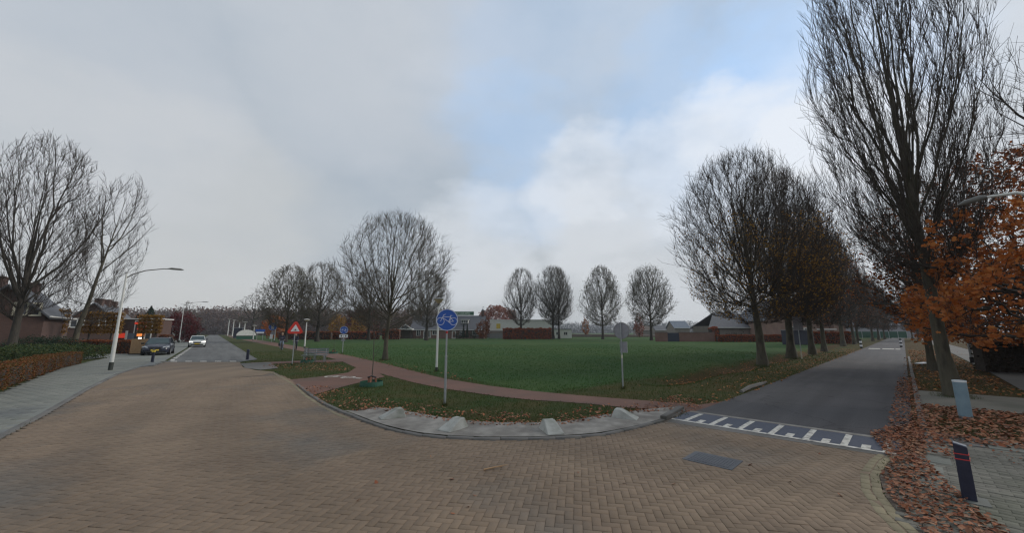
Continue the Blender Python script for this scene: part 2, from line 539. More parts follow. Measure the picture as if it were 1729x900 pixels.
mat('glow_orange', (.6, .15, .04), None, 3, .5, emit=(1.0, .30, .06), estr=.6)  # glow put into the material for the window front's reflections
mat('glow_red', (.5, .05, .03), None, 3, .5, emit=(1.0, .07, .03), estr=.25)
mat('far_light', (.7, .7, .66), None, 3, .5)
brickmat('brick_wall', (.155, .070, .052), (.20, .095, .07), (.20, .17, .15))
brickmat('brick_brown', (.085, .042, .033), (.11, .057, .045), (.10, .08, .07))
brickmat('brick_pink', (.27, .165, .13), (.31, .19, .15), (.30, .24, .20))
brickmat('brick_grey', (.20, .175, .15), (.24, .20, .175), (.22, .2, .18))
leafmat('litter', [(.13, .045, .026), (.25, .085, .042), (.34, .13, .06), (.19, .095, .06), (.40, .20, .11), (.09, .055, .04)], transl=.05)
leafmat('litter_orange', [(.22, .075, .025), (.36, .15, .05), (.27, .10, .03), (.42, .21, .085)], transl=.05)
leafmat('oak_orange', [(.30, .075, .018), (.44, .135, .03), (.36, .13, .045), (.50, .20, .06), (.24, .06, .02)], transl=.35)
leafmat('leaf_orange', [(.30, .085, .02), (.40, .13, .03), (.22, .06, .02), (.16, .05, .02)], transl=.3)
leafmat('hedge_red', [(.26, .060, .025), (.36, .09, .035), (.20, .045, .02), (.30, .11, .04)], transl=.25)
leafmat('leaf_yellow', [(.24, .13, .025), (.34, .19, .03), (.20, .09, .02), (.38, .22, .05)], transl=.35)
leafmat('leaf_rust', [(.22, .085, .03), (.30, .12, .04), (.16, .06, .025)], transl=.3)
leafmat('leaf_olive', [(.07, .065, .02), (.10, .09, .03), (.05, .05, .02)], transl=.3)
leafmat('leaf_green', [(.016, .034, .010), (.028, .055, .016), (.04, .07, .022), (.02, .045, .018)], transl=.2)
leafmat('leaf_mixed', [(.018, .038, .014), (.03, .055, .02), (.045, .07, .022), (.09, .085, .02)], transl=.2)
leafmat('conifer', [(.010, .022, .012), (.016, .035, .018), (.022, .042, .02)], transl=.1)
leafmat('beech', [(.12, .030, .018), (.19, .055, .022), (.26, .095, .030), (.09, .028, .018)], transl=.25)
leafmat('beech_green', [(.12, .035, .018), (.21, .075, .022), (.07, .06, .02), (.16, .09, .03)], transl=.25)
leafmat('leaf_crimson', [(.10, .018, .022), (.15, .03, .03), (.08, .02, .02)], transl=.25)
leafmat('leaf_pinkbrown', [(.24, .10, .075), (.30, .13, .095), (.19, .08, .06)], transl=.25)
leafmat('grass_blade', [(.026, .055, .012), (.04, .080, .018), (.06, .098, .024), (.035, .07, .016), (.10, .10, .035)], transl=.25)
leafmat('grass_field', [(.030, .082, .020), (.042, .106, .027), (.055, .128, .033), (.078, .128, .038)], transl=.2)
leafmat('wood_far', [(.10, .068, .060), (.13, .088, .074), (.085, .07, .064), (.16, .09, .06), (.11, .075, .07)], transl=0)
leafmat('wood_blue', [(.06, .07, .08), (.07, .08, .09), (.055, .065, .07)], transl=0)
leafmat('shrub_dark', [(.035, .028, .024), (.055, .04, .032), (.03, .03, .022), (.07, .045, .035)], transl=.1)

# patchy tone over the grass: lusher and yellower places
def patchy(mname, sc, tint):
    m = M[mname]; n_ = m.node_tree.nodes; l_ = m.node_tree.links
    cr = [q for q in n_ if q.type == 'VALTORGB'][0]
    tgt = [l.to_socket for l in cr.outputs[0].links]
    g = n_.new('ShaderNodeNewGeometry'); q = n_.new('ShaderNodeTexNoise'); q.inputs['Scale'].default_value = sc; q.inputs['Detail'].default_value = 7; q.inputs['Roughness'].default_value = .65
    l_.new(g.outputs['Position'], q.inputs['Vector'])
    r = n_.new('ShaderNodeMapRange'); r.inputs['From Min'].default_value = .44; r.inputs['From Max'].default_value = .68; r.inputs['To Max'].default_value = .75; l_.new(q.outputs[0], r.inputs['Value'])
    x = n_.new('ShaderNodeMix'); x.data_type = 'RGBA'; x.inputs[7].default_value = (*tint, 1); l_.new(cr.outputs[0], x.inputs[6]); l_.new(r.outputs[0], x.inputs[0])
    for t in tgt: l_.new(x.outputs[2], t)


patchy('grass_field', .45, (.070, .095, .032))
patchy('grass_blade', .9, (.105, .085, .035))

# ------------------------------------------------------------------ layout polygons (metres, measured on the ground)
KERB = [at(*p) for p in ((500, 650), (522, 668), (545, 683), (570, 695), (595, 705), (617, 714), (640, 722), (670, 730), (700, 736), (735, 740), (770, 742), (810, 744), (850, 744), (895, 744), (940, 742), (975, 740), (1010, 737), (1035, 733), (1060, 728), (1090, 721), (1120, 712), (1140, 703), (1160, 693))]
GRASS_IN = [at(*p) for p in ((592, 697), (625, 694), (655, 697), (690, 703), (725, 710), (760, 716), (800, 720), (850, 722), (900, 722), (950, 720), (985, 715), (1010, 710), (1040, 706), (1080, 700), (1115, 696), (1152, 692))]
PATH_FAR = [at(*p) for p in ((1222, 677), (1180, 683), (1120, 678), (1050, 673), (975, 667), (900, 660), (825, 651), (750, 639), (700, 627), (650, 614), (600, 603), (540, 591), (480, 581), (430, 573.5), (400, 569.5))]
PATH_NEAR = [at(*p) for p in ((392, 570.5), (420, 576), (455, 583), (500, 591), (545, 601), (575, 609), (600, 620), (640, 630), (700, 646), (750, 656), (800, 663), (850, 670), (900, 675), (950, 678), (1000, 682), (1050, 687), (1100, 691), (1150, 694), (1185, 701))]
SPUR = [at(*p) for p in ((500, 650), (527, 667), (590, 650), (650, 636), (640, 630), (605, 618), (588, 629), (540, 636), (488, 641))]
SMALLPATH = [at(*p) for p in ((424, 612.5), (500, 609.5), (575, 607), (590, 609), (575, 611), (500, 612.5), (430, 616))]
PLATEAU = [UV(-25, -2.85), UV(8, -2.85), UV(14, -2.95), UV(20, -3.2), UV(26, -3.3), UV(30.5, -3.05), at(258, 619), at(273, 613.5), at(284, 611.5), at(405, 611.5), at(410, 620), at(430, 625), at(463, 628), at(488, 641)] + \
    KERB + [ST(8.98, -3.95), ST(8.98, -.34), ST(8.5, -.45), ST(7.6, -.52), ST(6.8, -.45), ST(6.1, -.30), ST(5.4, -.02), ST(4.8, .35), ST(4.2, .9), ST(3.7, 1.6), ST(3.2, 2.8), ST(2.8, 5), ST(2.6, 12), ST(-12, 12)]

# ------------------------------------------------------------------ ground sheet with the ditch
def axis(lims, dense, step, grow_, far):
    a = list(np.arange(lims[0], lims[1] + 1e-6, step))
    s = step
    x = a[-1]
    while x < far:
        s *= grow_; x += s; a.append(x)
    s = step; x = a[0]
    while x > -far:
        s *= grow_; x -= s; a.insert(0, x)
    return np.array(a)


gx = axis((-26, 34), 0, .3, 1.09, 2500)
gy = axis((2, 46), 0, .3, 1.09, 2500)
GX, GY = np.meshgrid(gx, gy)


def ditch_depth(x, y):
    S = x * .708 + y * .706; T = x * .706 - y * .708
    w = np.clip((S - 14.0) / 6, 0, 1) * np.clip((75 - S) / 20, 0, 1)
    c = np.exp(-((T + 7.4 + .25 * np.sin(S * .7)) / .85) ** 2)
    return -.62 * w * c


def smooth_noise(x, y, sc, seed=0):
    r = np.random.default_rng(seed)
    z = 0
    for k in range(7):
        a = r.uniform(0, 6.28); f = sc * r.uniform(.6, 1.8)
        z = z + np.sin((x * math.cos(a) + y * math.sin(a)) * f + r.uniform(0, 6.28))
    return z / 7


def field_rise(x, y):
    """the ditch's field-side bank"""
    return 0


GZ = -.02 + ditch_depth(GX, GY)
nearfac = (np.hypot(GX, GY) < 60)
GZ = GZ - .006 * (1 + smooth_noise(GX, GY, 1.2, 5)) * nearfac
ny, nx = GX.shape
idx = np.arange(nx * ny).reshape(ny, nx)
GF = np.stack([idx[:-1, :-1].ravel(), idx[:-1, 1:].ravel(), idx[1:, 1:].ravel(), idx[1:, :-1].ravel()], 1)
gm = mesh_np('ground', np.stack([GX.ravel(), GY.ravel(), GZ.ravel()], 1), GF, True)
# ground material: field crop, rough verge grass and bare leafy soil by place
S_ = GX * .708 + GY * .706; T_ = GX * .706 - GY * .708
U_ = -.607 * GX + .794 * GY; V_ = .794 * GX + .607 * GY
P2 = np.stack([GX.ravel(), GY.ravel()], 1)
field = ((T_ < -8.3) & (V_ > 8.5)).astype(float)
dn = smooth_noise(GX, GY, 1.1, 3)
brown = np.exp(-((T_ + 7.5) / .9) ** 2) * np.clip((S_ - 15) / 6, 0, 1) * (.75 + .5 * dn)
brown = np.maximum(brown, np.clip((T_ + 9) / 4, 0, 1) * (T_ < 30) * (.28 + .5 * dn) * (S_ > 9))
brown = np.maximum(brown, (T_ > -.5) * (.55 + .4 * dn))
brown = np.clip(brown, 0, 1)
ca = gm.attributes.new('zone', 'FLOAT_COLOR', 'POINT')
cc = np.stack([field.ravel(), brown.ravel(), np.zeros(nx * ny), np.ones(nx * ny)], 1).astype(np.float32)
ca.data.foreach_set('color', cc.ravel())
gmat = bpy.data.materials.new('ground_cover'); gmat.use_nodes = True
n_ = gmat.node_tree.nodes; l_ = gmat.node_tree.links; p = n_['Principled BSDF']; p.inputs['Roughness'].default_value = .95; p.inputs['Specular IOR Level'].default_value = .1
g = n_.new('ShaderNodeNewGeometry'); at_ = n_.new('ShaderNodeAttribute'); at_.attribute_name = 'zone'
sp = n_.new('ShaderNodeSeparateColor'); l_.new(at_.outputs['Color'], sp.inputs[0])


def gn(sc, d=6):
    q = n_.new('ShaderNodeTexNoise'); q.inputs['Scale'].default_value = sc; q.inputs['Detail'].default_value = d; l_.new(g.outputs['Position'], q.inputs['Vector'])
    r = n_.new('ShaderNodeMapRange'); r.inputs['From Min'].default_value = .35; r.inputs['From Max'].default_value = .65; l_.new(q.outputs[0], r.inputs['Value'])
    return r.outputs[0]


def gmix(f, a, b):
    q = n_.new('ShaderNodeMix'); q.data_type = 'RGBA'
    l_.new(f, q.inputs[0])
    for i, s in ((6, a), (7, b)):
        if isinstance(s, tuple): q.inputs[i].default_value = (*s, 1)
        else: l_.new(s, q.inputs[i])
    return q.outputs[2]


fcol = gmix(gn(.12), gmix(gn(3), (.028, .066, .020), (.040, .088, .028)), gmix(gn(2), (.045, .078, .022), (.066, .10, .032)))
vcol = gmix(gn(.7), gmix(gn(2.2), (.028, .048, .014), (.045, .070, .022)), (.075, .065, .026))
bcol = gmix(gn(6), (.060, .030, .018), (.125, .060, .030))
col = gmix(sp.outputs[0], vcol, fcol)
col = gmix(sp.outputs[1], col, bcol)
l_.new(col, p.inputs['Base Color'])
bp = n_.new('ShaderNodeBump'); bp.inputs['Strength'].default_value = .6; bp.inputs['Distance'].default_value = .05
l_.new(gn(14), bp.inputs['Height']); l_.new(bp.outputs[0], p.inputs['Normal'])
tag(link('ground', gm, gmat), 'flat green ground with grass field, verges and ditch', kind='structure')

# ------------------------------------------------------------------ roads, paths
def sheet(name, pts, z, m, label):
    return tag(poly_sheet(name, pts, z, MATS[m]), label, kind='structure')


sheet('plateau_bed', PLATEAU, -.014, 'joint_sand', 'sand bed and joints of the brick raised junction')
sheet('asphalt_road', [UV(34.2, -2.28), UV(900, -2.28), UV(900, 2.7), UV(60, 2.7), UV(34.0, 2.75), at(405, 611.5), at(284, 611.5)], .0, 'asphalt_grey', 'pale grey asphalt road running off to the far left')
sheet('side_road', [ST(10.32, -3.9), ST(14, -3.85), ST(70, -3.7), ST(700, -3.7), ST(700, -.1), ST(10.32, -.1)], .0, 'asphalt_dark', 'dark asphalt side road between tree rows')
cyc = sheet('cycle_path', PATH_FAR + [UV(900, 13), UV(900, 9.5)] + PATH_NEAR, -.012, 'path_red', 'red brick cycle path curving past the verge')
sheet('path_spur', SPUR, -.008, 'path_red', 'short red path linking cycle path and junction')
sheet('narrow_path', SMALLPATH, -.006, 'path_red', 'narrow red strip crossing the grass towards the bench')
# left pavement: tiles near, sheet beyond
PAVE_L = [UV(-10, -3.0), UV(8, -3.0), UV(14, -3.1), UV(20, -3.35), UV(26, -3.45), UV(30.5, -3.2), at(258, 617), at(272, 611.5), at(283, 609.5), UV(36, -2.45), UV(150, -2.45), UV(150, -6.4), UV(46, -7.6), UV(44, -8.8), UV(38, -8.8), at(183, 604), UV(31, -6.25), UV(20, -5.2), UV(-10, -5.0)]
sheet('left_pavement', PAVE_L, .012, 'walk_grey', 'grey pavement between the kerb and the beech hedge')
sheet('left_kerb_base', [UV(-12, -3.02), UV(14, -3.1), UV(20, -3.35), UV(26, -3.45), UV(30, -3.25), UV(30, -3.1), UV(26, -3.3), UV(20, -3.2), UV(14, -2.95), UV(-12, -2.85)], .002, 'kerb_stone', 'dark kerb bed beside the left pavement')
# right pavement
PAVE_R = [ST(9.0, -.3), ST(8.4, -.4), ST(7.6, -.47), ST(6.8, -.4), ST(6.1, -.25), ST(5.4, .03), ST(4.8, .4), ST(4.2, .95), ST(3.7, 1.65), ST(3.2, 2.85), ST(2.8, 5), ST(2.6, 12), ST(9, 14), ST(10.9, 6), ST(11.6, 1.5), ST(11.6, -.1), ST(10, -.1)]
sheet('right_pavement_bed', PAVE_R, -.004, 'joint_sand', 'bed under the leafy grey corner pavement')
WALK_R = [ST(10.5, 3.9), ST(15, 3.3), ST(22, 2.6), ST(30, 2.75), ST(60, 3.0), ST(250, 3.0), ST(250, 5.0), ST(60, 4.9), ST(34, 4.6), ST(22, 4.9), ST(14, 6.6), ST(9, 9)]
sheet('right_footpath', WALK_R, .006, 'foot_grey', 'grey footpath behind the right-hand trees')
sheet('brick_crossover', [ST(15.6, .02), ST(19.3, .02), ST(19.3, 2.7), ST(15.6, 3.2)], .005, 'grey_paver', 'grey paved strip between road and footpath')
PATCH = [at(*p) for p in ((405, 614), (455, 612), (470, 622), (440, 625), (415, 622))]
sheet('paved_corner', PATCH, .004, 'kerb_stone', 'dark paved corner beside the junction')
sheet('far_cross_road', [ST(180, -60), ST(180, 40), ST(186, 40), ST(186, -60)], .003, 'asphalt_grey', 'thin grey cross road far along the side road')
# driveway of the dark car
sheet('driveway', [UV(44.3, -8.8), UV(44.3, -14), UV(60, -14), UV(60, -6.5), UV(46.2, -7.6)], .010, 'walk_grey', 'grey driveway beside the dark parked car')

# asphalt wear: paler wheel tracks, seams and repair patches
def asphalt_detail(mname, ang, w0, period):
    m = M[mname]; n_ = m.node_tree.nodes; l_ = m.node_tree.links; p = n_['Principled BSDF']
    old = p.inputs['Base Color'].links[0].from_socket
    g = n_.new('ShaderNodeNewGeometry'); mp = n_.new('ShaderNodeMapping'); mp.inputs['Rotation'].default_value = (0, 0, ang)
    l_.new(g.outputs['Position'], mp.inputs[0])
    st = n_.new('ShaderNodeMapping'); st.inputs['Scale'].default_value = (1.3, .06, 1); l_.new(mp.outputs[0], st.inputs[0])
    a_ = n_.new('ShaderNodeTexNoise'); a_.inputs['Scale'].default_value = 1.6; a_.inputs['Detail'].default_value = 5; l_.new(st.outputs[0], a_.inputs['Vector'])
    v = n_.new('ShaderNodeTexVoronoi'); v.feature = 'DISTANCE_TO_EDGE'; v.inputs['Scale'].default_value = .45; v.inputs['Randomness'].default_value = 1
    wn = n_.new('ShaderNodeTexNoise'); wn.inputs['Scale'].default_value = 1.5; l_.new(g.outputs['Position'], wn.inputs['Vector'])
    ad = n_.new('ShaderNodeVectorMath'); ad.operation = 'ADD'; l_.new(g.outputs['Position'], ad.inputs[0]); l_.new(wn.outputs['Color'], ad.inputs[1]); l_.new(ad.outputs[0], v.inputs['Vector'])
    cr = n_.new('ShaderNodeMapRange'); cr.inputs['From Min'].default_value = .004; cr.inputs['From Max'].default_value = .016; cr.inputs['To Min'].default_value = .62; cr.inputs['To Max'].default_value = 1; l_.new(v.outputs['Distance'], cr.inputs['Value'])
    sp_ = n_.new('ShaderNodeTexNoise'); sp_.inputs['Scale'].default_value = 38; sp_.inputs['Detail'].default_value = 4; l_.new(g.outputs['Position'], sp_.inputs['Vector'])
    m1 = n_.new('ShaderNodeMapRange'); m1.inputs['From Min'].default_value = .3; m1.inputs['From Max'].default_value = .7; m1.inputs['To Min'].default_value = .78; m1.inputs['To Max'].default_value = 1.25; l_.new(a_.outputs[0], m1.inputs['Value'])
    m2 = n_.new('ShaderNodeMapRange'); m2.inputs['From Min'].default_value = .3; m2.inputs['From Max'].default_value = .7; m2.inputs['To Min'].default_value = .75; m2.inputs['To Max'].default_value = 1.3; l_.new(sp_.outputs[0], m2.inputs['Value'])
    x = n_.new('ShaderNodeMath'); x.operation = 'MULTIPLY'; l_.new(m1.outputs[0], x.inputs[0]); l_.new(m2.outputs[0], x.inputs[1])
    y = n_.new('ShaderNodeMath'); y.operation = 'MULTIPLY'; l_.new(x.outputs[0], y.inputs[0]); l_.new(cr.outputs[0], y.inputs[1])
    h = n_.new('ShaderNodeHueSaturation'); l_.new(old, h.inputs['Color']); l_.new(y.outputs[0], h.inputs['Value']); l_.new(h.outputs[0], p.inputs['Base Color'])


asphalt_detail('asphalt_dark', math.radians(45), 0, 0)
asphalt_detail('asphalt_grey', math.radians(-37), 0, 0)

# tyre-darkened sweeps, oil spots and damp patches on the bricks
def brick_wear(mname):
    m = M[mname]; n_ = m.node_tree.nodes; l_ = m.node_tree.links; p = n_['Principled BSDF']
    old = p.inputs['Base Color'].links[0].from_socket
    g = n_.new('ShaderNodeNewGeometry')
    d = n_.new('ShaderNodeVectorMath'); d.operation = 'DISTANCE'; l_.new(g.outputs['Position'], d.inputs[0]); d.inputs[1].default_value = (11.5, 22.5, 0)
    wn = n_.new('ShaderNodeTexNoise'); wn.inputs['Scale'].default_value = .5; wn.inputs['Detail'].default_value = 5; l_.new(g.outputs['Position'], wn.inputs['Vector'])
    ad = n_.new('ShaderNodeMath'); ad.operation = 'MULTIPLY_ADD'; l_.new(wn.outputs[0], ad.inputs[0]); ad.inputs[1].default_value = .9; l_.new(d.outputs['Value'], ad.inputs[2])
    s1 = n_.new('ShaderNodeMath'); s1.operation = 'MULTIPLY'; l_.new(ad.outputs[0], s1.inputs[0]); s1.inputs[1].default_value = 3.5
    sn = n_.new('ShaderNodeMath'); sn.operation = 'SINE'; l_.new(s1.outputs[0], sn.inputs[0])
    m1 = n_.new('ShaderNodeMapRange'); m1.inputs['From Min'].default_value = -1; m1.inputs['From Max'].default_value = 1; m1.inputs['To Min'].default_value = .90; m1.inputs['To Max'].default_value = 1.05; l_.new(sn.outputs[0], m1.inputs['Value'])
    sp_ = n_.new('ShaderNodeTexNoise'); sp_.inputs['Scale'].default_value = 2.3; sp_.inputs['Detail'].default_value = 8; sp_.inputs['Roughness'].default_value = .7; l_.new(g.outputs['Position'], sp_.inputs['Vector'])
    m2 = n_.new('ShaderNodeMapRange'); m2.inputs['From Min'].default_value = .62; m2.inputs['From Max'].default_value = .74; m2.inputs['To Min'].default_value = 1; m2.inputs['To Max'].default_value = .62; l_.new(sp_.outputs[0], m2.inputs['Value'])
    y = n_.new('ShaderNodeMath'); y.operation = 'MULTIPLY'; l_.new(m1.outputs[0], y.inputs[0]); l_.new(m2.outputs[0], y.inputs[1])
    h = n_.new('ShaderNodeHueSaturation'); l_.new(old, h.inputs['Color']); l_.new(y.outputs[0], h.inputs['Value']); l_.new(h.outputs[0], p.inputs['Base Color'])


brick_wear('plateau_brick'); brick_wear('plateau_far')

# ---- herringbone bricks of the raised junction
BW = .0955
az = math.radians(9.5)
ux = np.array([math.cos(az), -math.sin(az)]); uy = np.array([math.sin(az), math.cos(az)])
R0 = int(24 / BW)
ii, jj = np.meshgrid(np.arange(-R0, R0), np.arange(-R0, R0))
ii = ii.ravel(); jj = jj.ravel()
dmod = (ii - jj) % 4
hor = dmod == 0
ver = dmod == 3
cen = []
for msk, ox, oy in ((hor, 1.0, .5), (ver, .5, 1.0)):
    a = np.stack([(ii[msk] + ox) * BW, (jj[msk] + oy) * BW], 1)
    pts = a[:, :1] * ux + a[:, 1:] * uy + np.array([-4, 10.0]) * 0
    cen.append(pts)
cH, cV = cen
PLN = np.array(PLATEAU)


def select(c):
    r = np.hypot(c[:, 0], c[:, 1])
    ang = np.abs(np.degrees(np.arctan2(c[:, 0], c[:, 1])))
    k = (r < 21) & (c[:, 1] > 2.6) & (ang < 57)
    c = c[k]
    k = inside_poly(c, PLATEAU)
    c = c[k]
    # manhole
    S = c[:, 0] * .708 + c[:, 1] * .706; T = c[:, 0] * .706 - c[:, 1] * .708
    mh = (np.abs(S - 6.68) < .30) & (np.abs(T + 2.32) < .36)
    return c[~mh]


def brick_arrays(c, lx, ly, rot, top=0.0, depth=.03, rng=RNG, ch=.0035, gap=.003, jig=.0014):
    """box with a slightly smaller top: 8 verts, 5 quads (no bottom)"""
    n = len(c)
    hx, hy = lx / 2 - gap / 2, ly / 2 - gap / 2
    corners = np.array([(-1, -1), (1, -1), (1, 1), (-1, 1)])
    lo = corners * np.array([hx, hy]); hi = corners * np.array([hx - ch, hy - ch])
    cs, sn = math.cos(rot), math.sin(rot)
    Rm = np.array([[cs, sn], [-sn, cs]])
    lo = lo @ Rm; hi = hi @ Rm
    V = np.zeros((n, 12, 3))
    jz = rng.normal(0, jig, n)
    tx = rng.normal(0, .006, n); ty = rng.normal(0, .006, n)
    for k in range(4):
        V[:, k, :2] = c + lo[k]; V[:, k, 2] = top - depth
        V[:, k + 4, :2] = c + lo[k]; V[:, k + 4, 2] = top - ch * .8 + jz + lo[k, 0] * tx + lo[k, 1] * ty
        V[:, k + 8, :2] = c + hi[k]; V[:, k + 8, 2] = top + jz + hi[k, 0] * tx + hi[k, 1] * ty
    q = [(8, 9, 10, 11)] + [(k, (k + 1) % 4, (k + 1) % 4 + 4, k + 4) for k in range(4)] + [(k + 4, (k + 1) % 4 + 4, (k + 1) % 4 + 8, k + 8) for k in range(4)]
    F = np.array(q)[None] + (np.arange(n) * 12)[:, None, None]
    return V.reshape(-1, 3), F.reshape(-1, 4)


def join(parts):
    Vs, Fs, b = [], [], 0
    for V, F in parts:
        Vs.append(V); Fs.append(F + b); b += len(V)
    return np.concatenate(Vs), np.concatenate(Fs)


cH, cV = select(cH), select(cV)
bricks_root = empty('brick_paving', (0, 0, 0)); tag(bricks_root, 'brown herringbone brick paving of the raised road junction', kind='structure')


def size_key(c):      # how large a brick shows: near, and inside the picture
    X, Y = c[:, 0], c[:, 1]
    dpt = Y * math.cos(PITCH) - CAM_H * math.sin(PITCH)
    px = CXP + FPX * X / dpt
    py = CYP - FPX * (-Y * math.sin(PITCH) - CAM_H * math.cos(PITCH)) / dpt
    k = np.where((px > 5) & (px < 1724) & (py < 895), dpt, 999)
    return k


keyH, keyV = size_key(cH), size_key(cV)
thr = min(np.sort(np.concatenate([keyH, keyV]))[299], 998)
bm1 = brick_arrays(np.zeros((1, 2)), 2 * BW, BW, -az, jig=0)
meH = mesh_np('brick_across', *bm1)
bm2 = brick_arrays(np.zeros((1, 2)), BW, 2 * BW, -az, jig=0)
meV = mesh_np('brick_along', *bm2)
meH.materials.append(M['plateau_brick']); meV.materials.append(M['plateau_brick'])
for c, k, me in ((cH, keyH, meH), (cV, keyV, meV)):
    for q in c[k <= thr]:
        o = bpy.data.objects.new('brick', me); COL.objects.link(o); o.parent = bricks_root
        o.location = (q[0], q[1], float(RNG.normal(0, .0018)))
        o.rotation_euler = (float(RNG.normal(0, .006)), float(RNG.normal(0, .006)), float(RNG.normal(0, .006)))
V, F = join([brick_arrays(cH[keyH > thr], 2 * BW, BW, -az), brick_arrays(cV[keyV > thr], BW, 2 * BW, -az)])
tag(link('brick_field', mesh_np('brick_field', V, F), M['plateau_brick'], bricks_root), kind='stuff')
# far part of the plateau
far_poly = [p for p in [UV(19.0, -3.15), UV(20, -3.2), UV(26, -3.3), UV(30.5, -3.05), at(258, 619), at(273, 613.5), at(284, 611.5), at(405, 611.5), at(410, 620), at(430, 625), at(463, 628), UV(21.5, 2.0), UV(20.6, 0)]]
sheet('brick_paving_far', far_poly, -.003, 'plateau_far', 'far brown brick surface of the raised junction')


# ---- curved rows of edging bricks along polylines
def resample(pts, step, closed=False):
    P = np.array([p[:2] for p in pts], float)
    d = np.hypot(*np.diff(P, axis=0).T); s = np.concatenate([[0], np.cumsum(d)])
    n = max(1, int(s[-1] / step)); t = (np.arange(n) + .5) * s[-1] / n
    X = np.interp(t, s, P[:, 0]); Y = np.interp(t, s, P[:, 1])
    e = .02
    dx = np.interp(t + e, s, P[:, 0]) - np.interp(t - e, s, P[:, 0]); dy = np.interp(t + e, s, P[:, 1]) - np.interp(t - e, s, P[:, 1])
    return np.stack([X, Y], 1), np.arctan2(dy, dx), s[-1] / n


def stone_row(name, parent, pts, step, w, off, top, depth, m, max_parts=300, gap=.006, ch=.006, stuff=False):
    c, a, stp = resample(pts, step)
    nrm_ = np.stack([-np.sin(a), np.cos(a)], 1)
    c = c + nrm_ * off
    parts = []
    if stuff or len(c) > max_parts:
        for q, an in zip(c, a): parts.append(brick_arrays(q[None], stp, w, an, top, depth, gap=gap, ch=ch))
        V, F = join(parts)
        return tag(link(name, mesh_np(name, V, F), m, parent), kind='stuff')
    V, F = brick_arrays(np.zeros((1, 2)), stp, w, 0, top, depth, gap=gap, ch=ch, jig=0)
    me = mesh_np(name, V, F); me.materials.append(m)
    for q, an in zip(c, a):
        o = bpy.data.objects.new(name, me); COL.objects.link(o); o.parent = parent
        o.location = (q[0], q[1], float(RNG.normal(0, .002))); o.rotation_euler = (0, 0, an + float(RNG.normal(0, .004)))


kr = tag(empty('corner_kerb'), 'dark kerb stones curving round the grass corner', kind='structure')
stone_row('kerb_stone', kr, KERB, .5, .10, .05, .03, .08, M['kerb_stone'])
gut = tag(empty('gutter'), 'mossy yellow gutter bricks along the right edge of the junction', kind='structure')
RIGHT_EDGE = [ST(8.9, -.42), ST(8.4, -.5), ST(7.6, -.56), ST(6.8, -.5), ST(6.1, -.34), ST(5.4, -.08), ST(4.8, .29), ST(4.2, .84), ST(3.7, 1.54), ST(3.2, 2.74), ST(2.8, 5)]
stone_row('gutter_brick', gut, RIGHT_EDGE, .21, .10, 0.04, .006, .03, M['mossy_brick'])
stone_row('gutter_brick', gut, RIGHT_EDGE, .20, .10, -.065, .004, .03, M['mossy_brick'])
lk = tag(empty('left_kerb'), 'grey kerb stones along the left pavement', kind='structure')
LK = [UV(6, -2.93), UV(8, -2.93), UV(14, -3.03), UV(20, -3.28), UV(26, -3.38), UV(30.3, -3.13), at(258, 618), at(272, 612.5), at(283, 610.5)]
stone_row('kerb_stone', lk, LK, 1.0, .14, 0, .02, .06, M['kerb_stone'])
rk = tag(empty('right_kerb'), 'concrete kerb stones between side road and right verge', kind='structure')
stone_row('kerb_stone', rk, [ST(10.2, .05), ST(45, .05)], 1.0, .12, 0, .03, .1, M['kerb_stone'])
# yellowish gutter line on the left curve of the junction
stone_row('edge_brick', kr, [at(*p) for p in ((430, 627), (463, 630), (487, 643), (500, 652), (520, 669), (545, 685), (570, 698), (592, 707))], .2, .10, -.05, .004, .03, M['mossy_brick'])

# concrete apron
apron = KERB[4:]
ap = []
KI = resample(KERB[3:], .2)[0]; GI = resample(GRASS_IN, .2)[0]
n_a = 60
ko, _, _ = resample(KERB[3:], 8.9 / n_a); go, _, _ = resample(GRASS_IN, 8.1 / n_a)
nn = min(len(ko), len(go)); ko = ko[:nn]; go = go[:nn]
Vv = []; Ff = []
for i in range(nn):
    a = ko[i]; b = go[i]
    inw = (b - a) / (np.linalg.norm(b - a) + 1e-6)
    for j in range(7):
        f = j / 6
        q = (a + inw * .12) * (1 - f) + (b + inw * .15) * f
        Vv.append((q[0], q[1], .035 + .03 * f))
for i in range(nn - 1):
    for j in range(6):
        k = i * 7 + j
        Ff.append((k, k + 1, k + 8, k + 7))
tag(link('concrete_apron', mesh_np('concrete_apron', Vv, np.array(Ff), True), M['concrete_apron']), 'pale concrete strip behind the curved kerb', kind='structure')

# hump with painted teeth
HB = []
for s, t in ((9.0, -3.95), (9.0, -.3), (10.16, -.2), (10.16, -4.0)): HB.append(ST(s, t))
hump = tag(empty('road_hump'), 'dark painted ramp strip with white teeth across the side road', kind='structure')
poly_sheet('hump_strip', HB, .004, M['hump_paint'], parent=hump)
poly_sheet('concrete_band', [ST(10.16, -4.0), ST(10.16, -.15), ST(10.33, -.15), ST(10.33, -4.0)], .007, M['concrete_apron'], parent=hump)
poly_sheet('front_band', [ST(8.72, -3.9), ST(8.85, -.32), ST(9.02, -.32), ST(9.02, -3.95)], .003, M['kerb_stone'], parent=hump)
poly_sheet('white_line', [ST(9.02, -3.95), ST(9.02, -.3), ST(9.12, -.3), ST(9.12, -3.95)], .010, M['road_white'], parent=hump)
for i in range(7):
    t0 = -3.72 + i * .54
    poly_sheet('long_bar', [ST(9.121, t0), ST(9.121, t0 + .1), ST(10.1, t0 + .1), ST(10.1, t0)], .010, M['road_white'], parent=hump)
    if i < 6:
        t1 = t0 + .27
        poly_sheet('short_bar', [ST(9.121, t1), ST(9.121, t1 + .12), ST(9.42, t1 + .12), ST(9.42, t1)], .010, M['road_white'], parent=hump)
